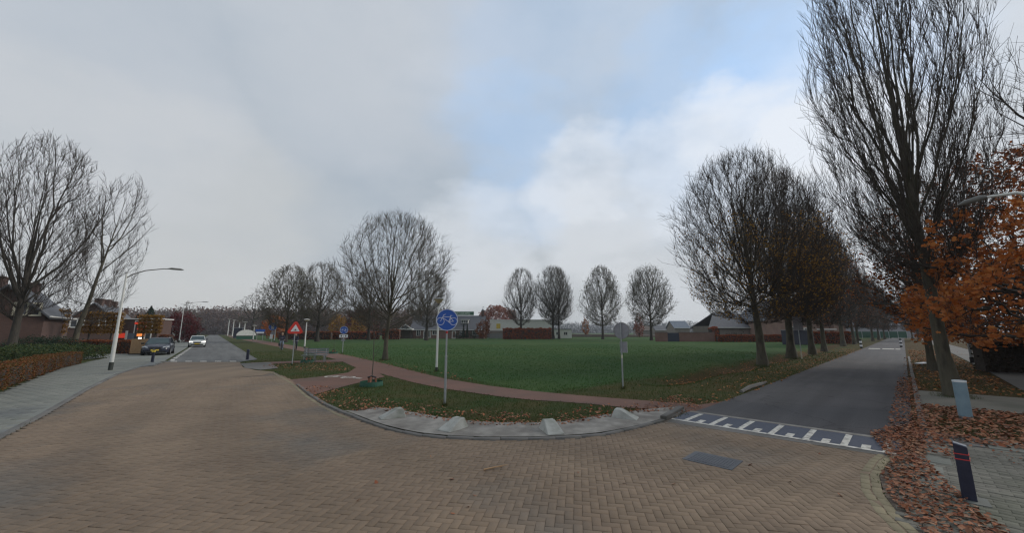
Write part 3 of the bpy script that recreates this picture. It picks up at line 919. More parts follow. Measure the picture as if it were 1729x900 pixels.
# plateau edge markings and dashes of the left road
mk = tag(empty('road_markings'), 'worn white dashes along the edges of the left road', kind='structure')
for i in range(5):
    x0 = 288 + i * 25
    poly_sheet('dash', [at(x0, 611), at(x0 + 11, 611), at(x0 + 11, 610), at(x0, 610)], .006, M['road_white'], parent=mk)
for i in range(14):
    u = 36.2 + i * 2.6
    poly_sheet('dash', [UV(u, -2.2), UV(u + 1.2, -2.2), UV(u + 1.2, -1.98), UV(u, -1.98)], .006, M['road_white'], parent=mk)
# far hump on the side road
fh = tag(empty('far_road_hump'), 'pale worn hump across the side road by the striped bollards', kind='structure')
for a, b in ((-3.2, -2.2), (-2.0, -1.0), (-.9, -.5)):
    poly_sheet('white_patch', [ST(62.5, a), ST(62.5, b), ST(64.8, b), ST(64.8, a)], .008, M['road_white'], parent=fh)
# cycle symbol on the spur
cs = tag(empty('cycle_marking', (*at(574, 637), 0), math.radians(-20)), 'worn white bicycle marking on the red path spur', kind='structure')
mb = MB()


def ring2(mb, cx, cy, r, w, z, n=14):
    vs = []; fs = []
    for k in range(n):
        a = 2 * math.pi * k / n
        vs += [(cx + math.cos(a) * (r - w), cy + math.sin(a) * (r - w), z), (cx + math.cos(a) * r, cy + math.sin(a) * r, z)]
    for k in range(n):
        i = 2 * k; j = 2 * ((k + 1) % n); fs.append((i, i + 1, j + 1, j))
    mb.add(vs, fs)


for dx in (-.45, .45): ring2(mb, dx, 0, .32, .1, .010)
mb.box((0, .2, .012), (.7, .09, .003)); mb.box((-.2, .1, .012), (.4, .09, .003), .9)
mb.build('bicycle_symbol', M['road_white'], cs)
mb = MB(); mb.box((1.1, -.15, .012), (.35, .2, .003)); mb.build('arrow_dash', M['road_white'], cs)

# right corner pavers: rows of 20x10 bricks laid across
rp = tag(empty('corner_pavers'), 'worn grey pavers of the leafy right corner', kind='structure')
cs_ = []
for a in np.arange(3.0, 11.6, .1):
    k = int(round(a / .1))
    for t in np.arange(-.4, 7, .2):
        cs_.append(ST(a, t + (.1 if k % 2 else 0)))
cs_ = np.array(cs_)
cs_ = cs_[inside_poly(cs_, PAVE_R)]
# two big slabs instead of small pavers
S1 = cs_[:, 0] * .708 + cs_[:, 1] * .706; T1 = cs_[:, 0] * .706 - cs_[:, 1] * .708
cs_ = cs_[~((S1 > 10.55) & (T1 < 1.75)) & (T1 > -.25)]
ky = size_key(cs_)
thr2 = min(np.sort(ky)[259], 998)
ang_r = math.atan2(-.708, .706)
V, F = brick_arrays(np.zeros((1, 2)), .2, .1, ang_r, jig=0, top=.012)
meP = mesh_np('paver', V, F); meP.materials.append(M['grey_paver'])
for q in cs_[ky <= thr2]:
    o = bpy.data.objects.new('paver', meP); COL.objects.link(o); o.parent = rp
    o.location = (q[0], q[1], float(RNG.normal(0, .002))); o.rotation_euler = (float(RNG.normal(0, .008)), float(RNG.normal(0, .008)), float(RNG.normal(0, .01)))
V, F = brick_arrays(cs_[ky > thr2], .2, .1, ang_r, top=.012)
tag(link('paver_field', mesh_np('paver_field', V, F), M['grey_paver'], rp), kind='stuff')
for s, t, w, d in ((11.08, .42, .68, .9), (11.08, 1.15, .72, .9)):
    q = ST(s, t)
    V, F = brick_arrays(np.array([q]), w, d, ang_r, top=.014, gap=.01)
    link('slab', mesh_np('slab', V, F), M['kerb_stone' if t < .6 else 'grey_tile'], rp)
q0 = ST(10, .2)
for i in range(6):
    V, F = brick_arrays(np.array([ST(7.35 + i * .6, .13 if i > 2 else .02)]), .3, .58, ang_r, top=.013, gap=.01)
    link('slab', mesh_np('slab', V, F), M['grey_tile'], rp)
# left pavement tiles (30 cm)
lp = tag(empty('pavement_tiles'), 'grey thirty centimetre tiles of the left pavement', kind='structure')
tl = []
for u in np.arange(6, 40, .3):
    k = int(round(u / .3))
    for v in np.arange(-6.4, -3.2, .3): tl.append(UV(u, v + (.15 if k % 2 else 0)))
tl = np.array(tl); tl = tl[inside_poly(tl, PAVE_L)]
V_1 = tl[:, 0] * .794 + tl[:, 1] * .607; tl = tl[V_1 > -9]
U_1 = -.607 * tl[:, 0] + .794 * tl[:, 1]
kerbv = np.interp(U_1, [6, 14, 20, 26, 30.5, 40], [-3.0, -3.1, -3.35, -3.45, -3.2, -2.4])
V_1 = tl[:, 0] * .794 + tl[:, 1] * .607
tl = tl[V_1 < kerbv - .14]
ky = size_key(tl); thr3 = min(np.sort(ky)[min(249, len(ky) - 1)], 998)
ang_l = math.atan2(.607, .794)
V, F = brick_arrays(np.zeros((1, 2)), .3, .3, ang_l, jig=0, top=.020, gap=.007)
meP = mesh_np('tile', V, F); meP.materials.append(M['grey_tile'])
for q in tl[ky <= thr3]:
    o = bpy.data.objects.new('tile', meP); COL.objects.link(o); o.parent = lp
    o.location = (q[0], q[1], float(RNG.normal(0, .001))); o.rotation_euler = (float(RNG.normal(0, .003)), float(RNG.normal(0, .003)), 0)
V, F = brick_arrays(tl[ky > thr3], .3, .3, ang_l, top=.020, gap=.007, jig=.001)
tag(link('tile_field', mesh_np('tile_field', V, F), M['grey_tile'], lp), kind='stuff')

# ------------------------------------------------------------------ scattering: grass blades, fallen leaves
def in_fov(P, m=3):
    a = np.degrees(np.arctan2(P[:, 0], P[:, 1]))
    return (np.abs(a) < 53 + m) & (P[:, 1] > 3)


def blades(n_cells, polyfn, hmin, hmax, w, dens_r, seed, bounds, lean=.5):
    rng = np.random.default_rng(seed)
    P = np.stack([rng.uniform(bounds[0], bounds[1], n_cells), rng.uniform(bounds[2], bounds[3], n_cells)], 1)
    r = np.hypot(P[:, 0], P[:, 1])
    P = P[(rng.random(n_cells) < np.clip((dens_r / r) ** 1.6, 0, 1)) & in_fov(P)]
    P = P[polyfn(P)]
    n = len(P); r = np.hypot(P[:, 0], P[:, 1])
    h = rng.uniform(hmin, hmax, n) * (1 + .35 * smooth_noise(P[:, 0], P[:, 1], 2.5, seed))
    ww = w * np.clip(r / 9, 1, 5)
    a = rng.uniform(0, 6.28, n); d = np.stack([np.cos(a), np.sin(a)], 1)
    b = rng.uniform(0, 6.28, n); ln = rng.uniform(.1, lean, n) * h
    z = -.03 + ditch_depth(P[:, 0], P[:, 1])
    V = np.zeros((n, 4, 3))
    V[:, 0, :2] = P - d * ww[:, None] / 2; V[:, 1, :2] = P + d * ww[:, None] / 2
    V[:, 0, 2] = z; V[:, 1, 2] = z
    mid = P + np.stack([np.cos(b), np.sin(b)], 1) * (ln * .35)[:, None]
    V[:, 2, :2] = mid + d * ww[:, None] * .35; V[:, 2, 2] = z + h * .6
    V[:, 3, :2] = P + np.stack([np.cos(b), np.sin(b)], 1) * ln[:, None]; V[:, 3, 2] = z + h
    F = np.array([(0, 1, 2), (0, 2, 3)])[None] + (np.arange(n) * 4)[:, None, None]
    return V.reshape(-1, 3), F.reshape(-1, 3)


ROAD_POLYS = [PLATEAU, SPUR, SMALLPATH, PATCH, PAVE_R, WALK_R, PATH_FAR + PATH_NEAR, PAVE_L, [tuple(x) for x in ko] + [tuple(x) for x in go[::-1]]]


def on_hard(P):
    b = np.zeros(len(P), bool)
    for q in ROAD_POLYS: b |= inside_poly(P, q)
    S = P[:, 0] * .708 + P[:, 1] * .706; T = P[:, 0] * .706 - P[:, 1] * .708
    U = -.607 * P[:, 0] + .794 * P[:, 1]; V = .794 * P[:, 0] + .607 * P[:, 1]
    b |= (T > -3.85) & (T < .12) & (S > 8.5)
    b |= (V > -3.4) & (V < 2.72) & (U > 33)
    b |= (T > 0) & (T < 3) & (S > 15.6) & (S < 19.3)
    return b


def verge_fn(P):
    T = P[:, 0] * .706 - P[:, 1] * .708; V = .794 * P[:, 0] + .607 * P[:, 1]
    rr = np.random.default_rng(1).random(len(P))
    S = P[:, 0] * .708 + P[:, 1] * .706
    thin = np.exp(-((T + 7.4) / .6) ** 2) * (S > 19)
    return (~on_hard(P)) & (V > -3) & (T < 6) & ~((T < -8.6) & (V > 8.8)) & (rr > thin * .85) & ~((T > 0) & (rr < .75))


def field_fn(P):
    T = P[:, 0] * .706 - P[:, 1] * .708; V = .794 * P[:, 0] + .607 * P[:, 1]
    return (~on_hard(P)) & (T < -8.3) & (V > 8.5)


V, F = blades(1000000, verge_fn, .03, .075, .008, 9, 11, (-26, 34, 5, 40), .8)
print('verge blades', len(F))
tag(link('verge_grass', mesh_np('verge_grass', V, F), M['grass_blade']), 'rough short grass on the verges', 'grass', kind='stuff')
V, F = blades(480000, field_fn, .03, .07, .012, 12, 12, (-40, 24, 12, 62), .5)
print('field blades', len(F))
tag(link('field_grass', mesh_np('field_grass', V, F), M['grass_field']), 'dense dark green crop on the field', 'field crop', kind='stuff')

OUT = np.array([(0, -.5), (.16, -.33), (.36, -.30), (.26, -.05), (.45, .12), (.22, .2), (.12, .42), (0, .55), (-.12, .42), (-.24, .22), (-.43, .10), (-.26, -.05), (-.36, -.32), (-.15, -.33)])
OUT8 = np.array([(0, -.5), (.3, -.28), (.2, 0), (.4, .2), (0, .55), (-.4, .2), (-.2, 0), (-.3, -.28)])
OUT6 = np.array([(0, -.5), (.3, -.2), (.28, .2), (0, .52), (-.28, .2), (-.3, -.2)])


def leaf_arrays(P3, size, rng, normal=None, tilt=.35, shape=OUT6, curl=.25):
    """fan leaves at points P3 (n,3), flattish unless normal='any'"""
    n = len(P3); k = len(shape)
    s = size if np.ndim(size) else np.full(n, size)
    a = rng.uniform(0, 6.28, n)
    if normal == 'any':
        nz = rng.normal(size=(n, 3)); nz /= np.linalg.norm(nz, axis=1)[:, None]
    elif normal == 'hang':
        nz = rng.normal(size=(n, 3)) * np.array([.9, .9, .6]) + np.array([0, 0, .35]); nz /= np.linalg.norm(nz, axis=1)[:, None]
    else:
        nz = np.stack([rng.normal(0, tilt, n), rng.normal(0, tilt, n), np.ones(n)], 1); nz /= np.linalg.norm(nz, axis=1)[:, None]
    ref = np.stack([np.cos(a), np.sin(a), rng.normal(0, .2, n)], 1)
    e1 = np.cross(nz, ref); e1 /= np.linalg.norm(e1, axis=1)[:, None] + 1e-9
    e2 = np.cross(nz, e1)
    cu = rng.uniform(-curl, curl * 1.4, n)
    V = np.zeros((n, k + 1, 3)); V[:, 0] = P3
    for i, (x, y) in enumerate(shape):
        V[:, i + 1] = P3 + (e1 * x + e2 * y) * s[:, None] + nz * (cu * (abs(x) * 1.6) * s)[:, None]
    f = np.array([(0, i + 1, (i + 1) % k + 1) for i in range(k)])
    F = f[None] + (np.arange(n) * (k + 1))[:, None, None]
    return V.reshape(-1, 3), F.reshape(-1, 3)


def litter_zone(pts, n, seed, size, z=.02, clump=.5, cs_=1.5, zr=.02):
    rng = np.random.default_rng(seed)
    P = np.array([p[:2] for p in pts]); lo = P.min(0); hi = P.max(0)
    Q = rng.uniform(lo, hi, (n * 4, 2)); Q = Q[inside_poly(Q, pts)]
    d = smooth_noise(Q[:, 0], Q[:, 1], cs_, seed) * .5 + smooth_noise(Q[:, 0], Q[:, 1], cs_ * 3, seed + 9) * .5
    Q = Q[d > rng.normal(-.5 + clump, .18, len(Q))][:n]
    P3 = np.column_stack([Q, z + rng.uniform(0, zr, len(Q)) + ditch_depth(Q[:, 0], Q[:, 1])])
    return leaf_arrays(P3, rng.uniform(.4, 1.25, len(Q)) * size, rng, tilt=.38)


def joinL(name, zones, m, label):
    V, F = join(zones)
    print(name, len(F))
    return tag(link(name, mesh_np(name, V, F), m), label, 'fallen leaves', kind='stuff')


edge_near = RIGHT_EDGE[:]
# gutter drift at the right corner
zoneA = [ST(12, -.15), ST(10.5, -.7), ST(9, -.45), ST(8.4, -.35), ST(7.6, -.45), ST(6.8, -.38), ST(6.1, -.22), ST(5.4, .05), ST(4.8, .42), ST(4.2, 1.0), ST(3.7, 1.75), ST(4.4, 2.2), ST(5.2, 1.15), ST(6.2, .55), ST(7.4, .25), ST(9, .0), ST(12, .1)]
zoneB = [ST(10.3, -.42), ST(10.3, .0), ST(45, .0), ST(45, -.2), ST(20, -.3)]
zoneC = [ST(3.4, 1.6), ST(3.2, 5), ST(6.0, 5), ST(6.4, 1.5), ST(5.2, 1.0)]
zoneD = [ST(7.5, 1.6), ST(10.9, 1.9), ST(11, 6.5), ST(5.5, 6.5), ST(5.6, 2.6)]
zoneE = [ST(11.5, .1), ST(15.5, .1), ST(15.5, 3.0), ST(13, 3.4), ST(10.8, 3.7), ST(10.8, .2)]
zoneF = [ST(19.3, .1), ST(60, .1), ST(60, 2.8), ST(19.3, 2.5)]
zoneG = [ST(9, 9), ST(14, 6.2), ST(22, 4.5), ST(34, 4.3), ST(60, 4.6), ST(60, 8), ST(30, 9.5), ST(14, 14)]
zones = [litter_zone(zoneA, 6200, 21, .062, .012, .04, 3, .05), litter_zone(zoneC, 900, 23, .07, .016, .4, 2.2), litter_zone(zoneD, 5200, 24, .07, .016, .22, 2.2)]
joinL('corner_leaf_litter', zones, M['litter'], 'red brown fallen leaves drifted over the corner pavement')
zones = [litter_zone([ST(10.3, -.5), ST(10.3, .1), ST(24, .12), ST(24, -.38)], 4200, 22, .07, .01, -.2, 2, .07), litter_zone(zoneB, 2600, 29, .09, .01, .1, 2, .05), litter_zone(zoneE, 3600, 25, .085, .02, .15, 1.2, .05)]
zones += [litter_zone([ST(9.3, -.3), ST(9.3, .5), ST(11, .35), ST(14, .25), ST(14, -.1)], 900, 35, .07, .035, -.1, 2, .03), litter_zone([ST(9.6, .1), ST(9.6, 3), ST(11.4, 3.4), ST(11.4, .1)], 260, 36, .07, .018, .5, 2, .02)]
joinL('verge_leaf_litter', zones, M['litter'], 'fallen leaves round the sleeved tree and along its kerb')
zones = [litter_zone(zoneF, 6500, 26, .10, .02, .1, .5, .05), litter_zone(zoneG, 6000, 27, .12, .02, .2, .5, .05),
         litter_zone([ST(10.5, 3.9), ST(60, 3.0), ST(60, 4.9), ST(34, 4.6), ST(22, 4.9), ST(14, 6.6)], 500, 28, .08, .012, .55, .8)]
joinL('far_leaf_litter', zones, M['litter_orange'], 'orange fallen leaves along the right verge and footpath')
# left side of the side road
zones = [litter_zone([ST(11.2, -4.3), ST(12, -3.72), ST(60, -3.5), ST(60, -4.6), ST(20, -5.0), ST(14, -4.7)], 5200, 31, .085, .01, .12, .8, .03),
         litter_zone([ST(17, -8.3), ST(60, -8.3), ST(60, -6.9), ST(17, -6.9)], 4200, 32, .095, .02, .12, .6, .06),
         litter_zone([ST(13, -7), ST(60, -7), ST(60, -4.4), ST(13, -4.4)], 2600, 33, .09, .03, .5, .6, .03)]
joinL('roadside_leaf_litter', zones, M['litter_orange'], 'orange leaves along the left edge of the side road and ditch')
gi = [tuple(x) for x in resample(GRASS_IN, .3)[0]]
back = [(q[0] * .93 if False else q[0] + .0, q[1]) for q in gi]
off1 = [(x, y - .12) for x, y in gi]; off2 = [(x, y + .28) for x, y in gi[::-1]]; off3 = [(x, y + 1.3) for x, y in gi[::-1]]
zones = [litter_zone(off1 + off2, 1500, 41, .07, .035, .12, 1.5, .04), litter_zone(off1 + off3, 900, 42, .075, .035, .5, 1.2, .05),
         litter_zone([ST(9.2, -4.1), ST(10.6, -3.9), ST(12.2, -4.0), ST(12.6, -5.2), ST(11, -5.3), ST(9.8, -5)], 420, 43, .07, .02, .4, 2),
         litter_zone([at(500, 652), at(545, 684), at(592, 698), at(640, 700), at(620, 668), at(560, 655)], 600, 44, .065, .03, .35, 1.5, .04),
         litter_zone([at(440, 620), at(520, 628), at(600, 627), at(560, 612), at(470, 613)], 500, 45, .08, .03, .35, 1, .04),
         litter_zone([at(560, 596), at(700, 620), at(800, 640), at(800, 648), at(690, 628), at(600, 606)], 1500, 46, .08, .03, .3, 1, .04)]
joinL('apron_leaf_litter', zones, M['litter'], 'red leaves caught along the concrete strip and grass corner')
zones = [litter_zone([at(560, 880), at(1480, 880), at(1440, 760), at(620, 750)], 16, 51, .07, .006, -2, 1.5, .004)]
joinL('scattered_leaf_litter', zones, M['litter'], 'few single fallen leaves scattered on the brick junction')

# ------------------------------------------------------------------ trees
def norm(a): return a / (np.linalg.norm(a, axis=-1, keepdims=True) + 1e-9)


def tubes(P, R, sides):
    """P (n,k,3) polylines, R (n,k) radii"""
    n, k, _ = P.shape
    d = norm(np.gradient(P, axis=1))
    mean = norm(P[:, -1] - P[:, 0])
    ref = np.where(np.abs(mean[:, 2:3]) < .8, np.array([[0, 0, 1.]]), np.array([[1., 0, 0]]))
    a = norm(np.cross(mean, ref))[:, None, :]
    a = norm(a - d * (a * d).sum(-1, keepdims=True))
    b = np.cross(d, a)
    th = np.arange(sides) * 2 * math.pi / sides
    V = P[:, :, None] + (a[:, :, None] * np.cos(th)[None, None, :, None] + b[:, :, None] * np.sin(th)[None, None, :, None]) * R[:, :, None, None]
    i = np.arange(k - 1)[:, None] * sides; j = np.arange(sides)[None]; j2 = (j + 1) % sides
    f = np.stack([i + j, i + j2, i + sides + j2, i + sides + j], -1).reshape(-1, 4)
    F = (f[None] + (np.arange(n) * k * sides)[:, None, None]).reshape(-1, 4)
    return V.reshape(-1, 3), F


from mathutils.kdtree import KDTree


def bez(S, C, E, K_):
    t = np.linspace(0, 1, K_)[None, :, None]
    return S[:, None] * (1 - t) ** 2 + C[:, None] * 2 * t * (1 - t) + E[:, None] * t ** 2


def grow(seed, H, fork, R, r0, n1=28, N=(350, 2400, 14000), pw=.75, z0=None, rmin=.006, lean=(0, 0), leaf_n=0, kink=.06, lens=(.17, .085, .045), sharp=.5, lstart=.38, lop=(0, 0), k4=2, spread=1.0, bare=None, limb=1.0, droop=.0, lead=.85, clump=True):
    """limbs run to points spread over the crown outline; branches and twigs fan outwards from them to fill it"""
    rng = np.random.default_rng(seed)
    z0 = fork * .95 if z0 is None else z0
    lob = rng.uniform(0, 6.28, 6)
    ctr = lambda z: np.stack([lean[0] * z + lop[0] * np.clip((z - z0) / (H - z0), 0, 1) ** .7, lean[1] * z + lop[1] * np.clip((z - z0) / (H - z0), 0, 1) ** .7], -1)

    def env(u, az_):
        v = np.clip(u, 0, 1) ** pw; q4 = np.clip(4 * v * (1 - v), 0, 1)
        return R * np.where(v < .5, q4 ** (sharp * 1.35), q4 ** sharp) * (1 + .11 * np.sin(3 * az_ + lob[0] + 5 * u) + .10 * np.sin(5 * az_ + lob[1] - 11 * u) + .09 * np.sin(9 * az_ + lob[3] + 17 * u) + .07 * np.sin(15 * az_ + lob[4] - 31 * u))

    def sample(n, f0, u0=.0):
        q = n * 3
        u = rng.uniform(u0, 1, q); az_ = rng.uniform(0, 6.28, q)
        w = env(u, az_) / R
        k = rng.random(q) < w ** 1.2 + .04; u = u[k][:n]; az_ = az_[k][:n]
        f = f0 + (1 - f0) * rng.random(len(u)) ** .55
        f = f * (1 + np.abs(rng.normal(0, .09, len(u))) * (rng.random(len(u)) < .4))
        r = env(u, az_) * f; z = z0 + (u + np.abs(rng.normal(0, .025, len(u))) * (u > .8)) * (H - z0)
        O_ = np.column_stack([ctr(z) + np.stack([np.cos(az_) * r, np.sin(az_) * r], 1), z])
        g_ = 2.6 / R
        nn_ = smooth_noise(O_[:, 0] + O_[:, 2] * .6, O_[:, 1] - O_[:, 2] * .45, g_, seed) + .6 * smooth_noise(O_[:, 0] - O_[:, 2] * .8, O_[:, 1] + O_[:, 2] * .7, g_ * 2.3, seed + 5)
        return O_[nn_ > rng.normal(-.28, .2, len(O_))] if clump else O_

    levels = []
    K0 = 14
    t = np.linspace(0, 1, K0); Ht = z0 + (H - z0) * lead
    z = t * Ht
    wob = np.cumsum(rng.normal(0, .012 * H / K0, (K0, 2)), axis=0) * (t[:, None] > 0)
    P = np.column_stack([ctr(z) + wob, z])[None]
    tf = fork / Ht
    Rr = r0 * np.where(t < tf, 1 - .25 * t / max(tf, .01), .75 * np.clip(1 - (t - tf) / (1 - tf), 0, 1) ** 1.25)
    Rr = np.maximum(Rr, rmin * 2)[None].copy(); Rr[0, 0] *= 1.4
    levels.append((P, Rr))
    # limbs
    i_ = np.arange(n1) + .5
    u = .10 + .9 * (i_ / n1) ** .9; az_ = i_ * 2.39996 + rng.normal(0, .2, n1)
    u = np.clip(u + rng.normal(0, .03, n1), .05, .985)
    rr = env(u, az_) * rng.uniform(.85, .98, n1); ze = z0 + u * (H - z0)
    E_ = np.column_stack([ctr(ze) + np.stack([np.cos(az_) * rr, np.sin(az_) * rr], 1), ze])
    zs = np.minimum(fork + (ze - z0) * lstart * rng.uniform(.5, 1.15, n1), ze - .12 * (ze - fork * .8)); zs = np.clip(zs, fork * .9, Ht * .93)
    x = zs / Ht * (K0 - 1); a0 = np.clip(x.astype(int), 0, K0 - 2); fr = (x - a0)[:, None]
    S = P[0, a0] * (1 - fr) + P[0, a0 + 1] * fr; rs = Rr[0, a0] * (1 - fr[:, 0]) + Rr[0, a0 + 1] * fr[:, 0]
    D = E_ - S
    C = S + D * np.array([.60, .60, .40 - droop]) + rng.normal(0, kink, (n1, 3)) * np.linalg.norm(D, axis=1)[:, None]
    K1 = 12
    P1 = bez(S, C, E_, K1)
    P1[:, 1:-1] += rng.normal(0, kink * .22, (n1, K1 - 2, 3)) * np.linalg.norm(D, axis=1)[:, None, None] * .35
    r1 = np.clip(r0 * 1.75 / math.sqrt(n1) * (np.linalg.norm(D, axis=1) / (H - z0)) ** .6 * rng.uniform(.75, 1.3, n1) * limb, rmin * 3, rs * .8)
    R1 = np.maximum(r1[:, None] * (1 - np.linspace(0, 1, K1)[None] * .92), rmin * 1.5)
    levels.append((P1, R1))
    base = np.array([0, 0, fork * .5])

    def nodes(lv, a, bnd=1.0):
        P_, R_ = lv; K_ = P_.shape[1]
        if P_.shape[1] < 4:      # refine short polylines
            tt = np.linspace(0, 1, 4); Q = P_[:, :1] * (1 - tt)[None, :, None] + P_[:, -1:] * tt[None, :, None]; RQ = R_[:, :1] * (1 - tt) + R_[:, -1:] * tt
            P_, R_ = Q, RQ; K_ = 4
        T_ = norm(np.gradient(P_, axis=1)); i0 = int(a * K_)
        return P_[:, i0:].reshape(-1, 3), R_[:, i0:].ravel(), T_[:, i0:].reshape(-1, 3)

    pools = [nodes(levels[1], .15), (P[0, K0 // 2:], Rr[0, K0 // 2:], norm(np.gradient(P[0], axis=0))[K0 // 2:])]
    Hh = H - z0
    bas = [r0 * .10, r0 * .045, 0]
    for lv, n in enumerate(N):
        L_ = lens[lv] * Hh
        pts = sample(n, (.25, .3, .35)[lv])
        if bare is not None: pts = pts[bare(pts, rng)]
        NP = np.concatenate([q[0] for q in pools]); NR = np.concatenate([q[1] for q in pools]); NT = np.concatenate([q[2] for q in pools])
        kd = KDTree(len(NP))
        for i, v in enumerate(NP): kd.insert(v, i)
        kd.balance()
        rad = norm((pts - base) * np.array([spread, spread, 1]) + np.array([0, 0, .25 * Hh]))
        q = pts - rad * (L_ * rng.uniform(.6, 1.2, len(pts)))[:, None]
        idx_ = np.array([kd.find(v)[1] for v in q])
        S = NP[idx_]; D = pts - S; ln = np.linalg.norm(D, axis=1)
        k = (ln < L_ * 2.3) & (ln > L_ * .25)
        S, D, ln, pp, idx2 = S[k], D[k], ln[k], pts[k], idx_[k]
        C = S + NT[idx2] * (ln * .38)[:, None] + D * .12 + rng.normal(0, .07, S.shape) * ln[:, None]
        K_ = (7, 4, k4)[lv]
        P2_ = bez(S, C, pp, K_)
        r_s = np.maximum(np.minimum(NR[idx2] * .62, max(bas[lv], rmin * (3, 1.6, 1)[lv])), rmin)
        tip = (.35, .5, .55)[lv]
        R2_ = np.maximum(r_s[:, None] * (1 - np.linspace(0, 1, K_)[None] * (1 - tip)), rmin * (1, .9, .55)[lv])
        levels.append((P2_, R2_))
        pools = [nodes(levels[-1], .2)] + (pools[:1] if lv < 1 else [])
        if lv == 0: pools = [nodes(levels[-1], .2), nodes(levels[1], .5)]
        elif lv == 1: pools = [nodes(levels[-1], .2), nodes(levels[-2], .4)]
    sides = [12, 7, 5, 3, 3]
    tr = [tubes(levels[0][0], levels[0][1], 12), tubes(levels[1][0], levels[1][1], 7)]
    cr = [tubes(p_, r_, sides[i + 2]) for i, (p_, r_) in enumerate(levels[2:])]
    leaves = None
    if leaf_n:
        src = levels[-1][0]; pick = rng.integers(0, len(src), leaf_n)
        leaves = src[pick, -1] + rng.normal(0, .08, (leaf_n, 3))
    return join(tr), join(cr), leaves, rng


TREE_N = {}


def tree(name, loc, label, group=None, trunk_mat='bark_dark', crown_mat='twig', leafm=None, leaf_size=.08, leaf_band=None, rz=0.0, leaf_shape=OUT6, cat='tree', **kw):
    T, C_, lv, rng = grow(**kw)
    root = empty(name, loc, rz, label, cat, group)
    link('trunk', mesh_np('trunk', T[0], T[1], True), M[trunk_mat], root)
    link('crown', mesh_np('crown', C_[0], C_[1]), M[crown_mat], root)
    nf = len(T[1]) + len(C_[1])
    if lv is not None:
        if leaf_band:
            lo, hi, rr = leaf_band
            k = (lv[:, 2] > lo) & (lv[:, 2] < hi) & (np.hypot(lv[:, 0], lv[:, 1]) < rr)
            k &= smooth_noise(lv[:, 0] + lv[:, 2], lv[:, 1] - lv[:, 2] * .7, 1.3, 4) > rng.normal(-.05, .15, len(lv))
            lv = lv[k]
        V, F = leaf_arrays(lv, rng.uniform(.7, 1.3, len(lv)) * leaf_size, rng, 'hang', shape=leaf_shape)
        link('leaves', mesh_np('leaves', V, F), M[leafm], root)
        nf += len(F) / 2
    print(name, 'tris', int(nf * 2))
    return root


def copy_thing(src, loc, rz, scale=1.0, label=None, group=None):
    r = src.copy(); COL.objects.link(r); r.location = loc; r.rotation_euler = (0, 0, rz); r.scale = (scale,) * 3 if np.ndim(scale) == 0 else scale
    if label: r['label'] = label
    if group: r['group'] = group
    for ch in list(src.children):
        c = ch.copy(); COL.objects.link(c); c.parent = r
        for g2 in list(ch.children):
            d = g2.copy(); COL.objects.link(d); d.parent = c
    return r


def g3(px, py, z=-.03):
    x, y = at(px, py); return (x, y, z)


# the big tree on the right with the sleeve
tree('plane_tree', (*ST(18.3, .88)[:2], -.03), 'tallest bare tree, right of the side road with pale sleeve at its foot', None, 'bark_green', 'twig',
     seed=3, H=18.8, fork=3.4, R=2.35, r0=.19, n1=32, N=(420, 2900, 12000), pw=.82, z0=3.4, rmin=.0052, lean=(-.022, 0), lens=(.15, .08, .04), k4=2, limb=1.0, lstart=.26, sharp=.55)
tree('bare_tree', (*at(1576, 626), -.03), 'second tree up the right verge, behind the sleeved tree', None, 'bark_green', 'twig', leafm='leaf_rust', leaf_n=1500, leaf_size=.1,
     seed=8, H=10.5, fork=2.6, R=2.8, r0=.17, n1=18, N=(150, 900, 5000), rmin=.008)
# avenue on the left of the side road: wide fan crowns with some yellow leaf
rowkw = dict(group='avenue trees left of the side road', trunk_mat='bark_green')
a1 = tree('avenue_tree', (*at(1288, 618), -.03), 'nearest avenue tree left of the side road, broad fan crown with few yellow leaves', leafm='leaf_yellow', leaf_n=11000, leaf_size=.10, leaf_band=(2.5, 8.5, 4.3), **rowkw,
          seed=12, H=13.3, fork=2.7, R=4.0, r0=.25, n1=32, N=(460, 3600, 17000), pw=.80, z0=2.4, rmin=.0070, lop=(-.35, 0))
a2 = tree('avenue_tree', (*at(1337, 605), -.03), 'second avenue tree, yellow brown leaves thick in its centre', leafm='leaf_yellow', leaf_n=14000, leaf_size=.12, leaf_band=(3.0, 10.5, 5), **rowkw,
          seed=14, H=15.3, fork=2.5, R=4.0, r0=.30, n1=34, N=(420, 3200, 15000), pw=.74, z0=2.6, rmin=.009)
labs = ['third avenue tree along the side road, dark crown', 'fourth avenue tree along the side road', 'fifth avenue tree, by the brick barn end', 'sixth avenue tree, near the left striped bollard', 'seventh avenue tree, just past the sixth', 'eighth avenue tree before the green fence', 'ninth avenue tree in front of the green fence', 'tenth avenue tree, beside the green fence', 'eleventh and farthest avenue tree']
rp_ = [(1372, 598), (1392, 593.5), (1424, 584.5), (1443, 581.5), (1450, 580), (1474, 576), (1484, 574.5), (1494, 573), (1503, 571.5)]
a3 = tree('avenue_tree', (*at(1372, 598), -.03), labs[0], leafm='leaf_rust', leaf_n=3500, leaf_size=.13, leaf_band=(3, 11, 5), **rowkw,
          seed=17, H=14.8, fork=2.4, R=3.4, r0=.26, n1=26, N=(240, 1600, 7000), pw=.74, z0=2.5, rmin=.013)
hs = [None, .92, 1.12, .95, .95, 1.0, .95, .95, .95]
for i, (px, py) in enumerate(rp_):
    if i == 0: continue
    x, y = at(px, py)
    copy_thing(a3, (x, y, -.03), i * 1.3, hs[i], labs[i])
# right-hand side trees further up
for i, (px, py, s, lb) in enumerate(((1552, 577, .85, 'bare tree past the hump on the right of the side road'), (1541, 573, .8, 'farther bare tree on the right of the side road'))):
    x, y = at(px, py)
    copy_thing(a3, (x, y, -.03), 2 + i, s, lb, 'trees far up the right side of the side road')
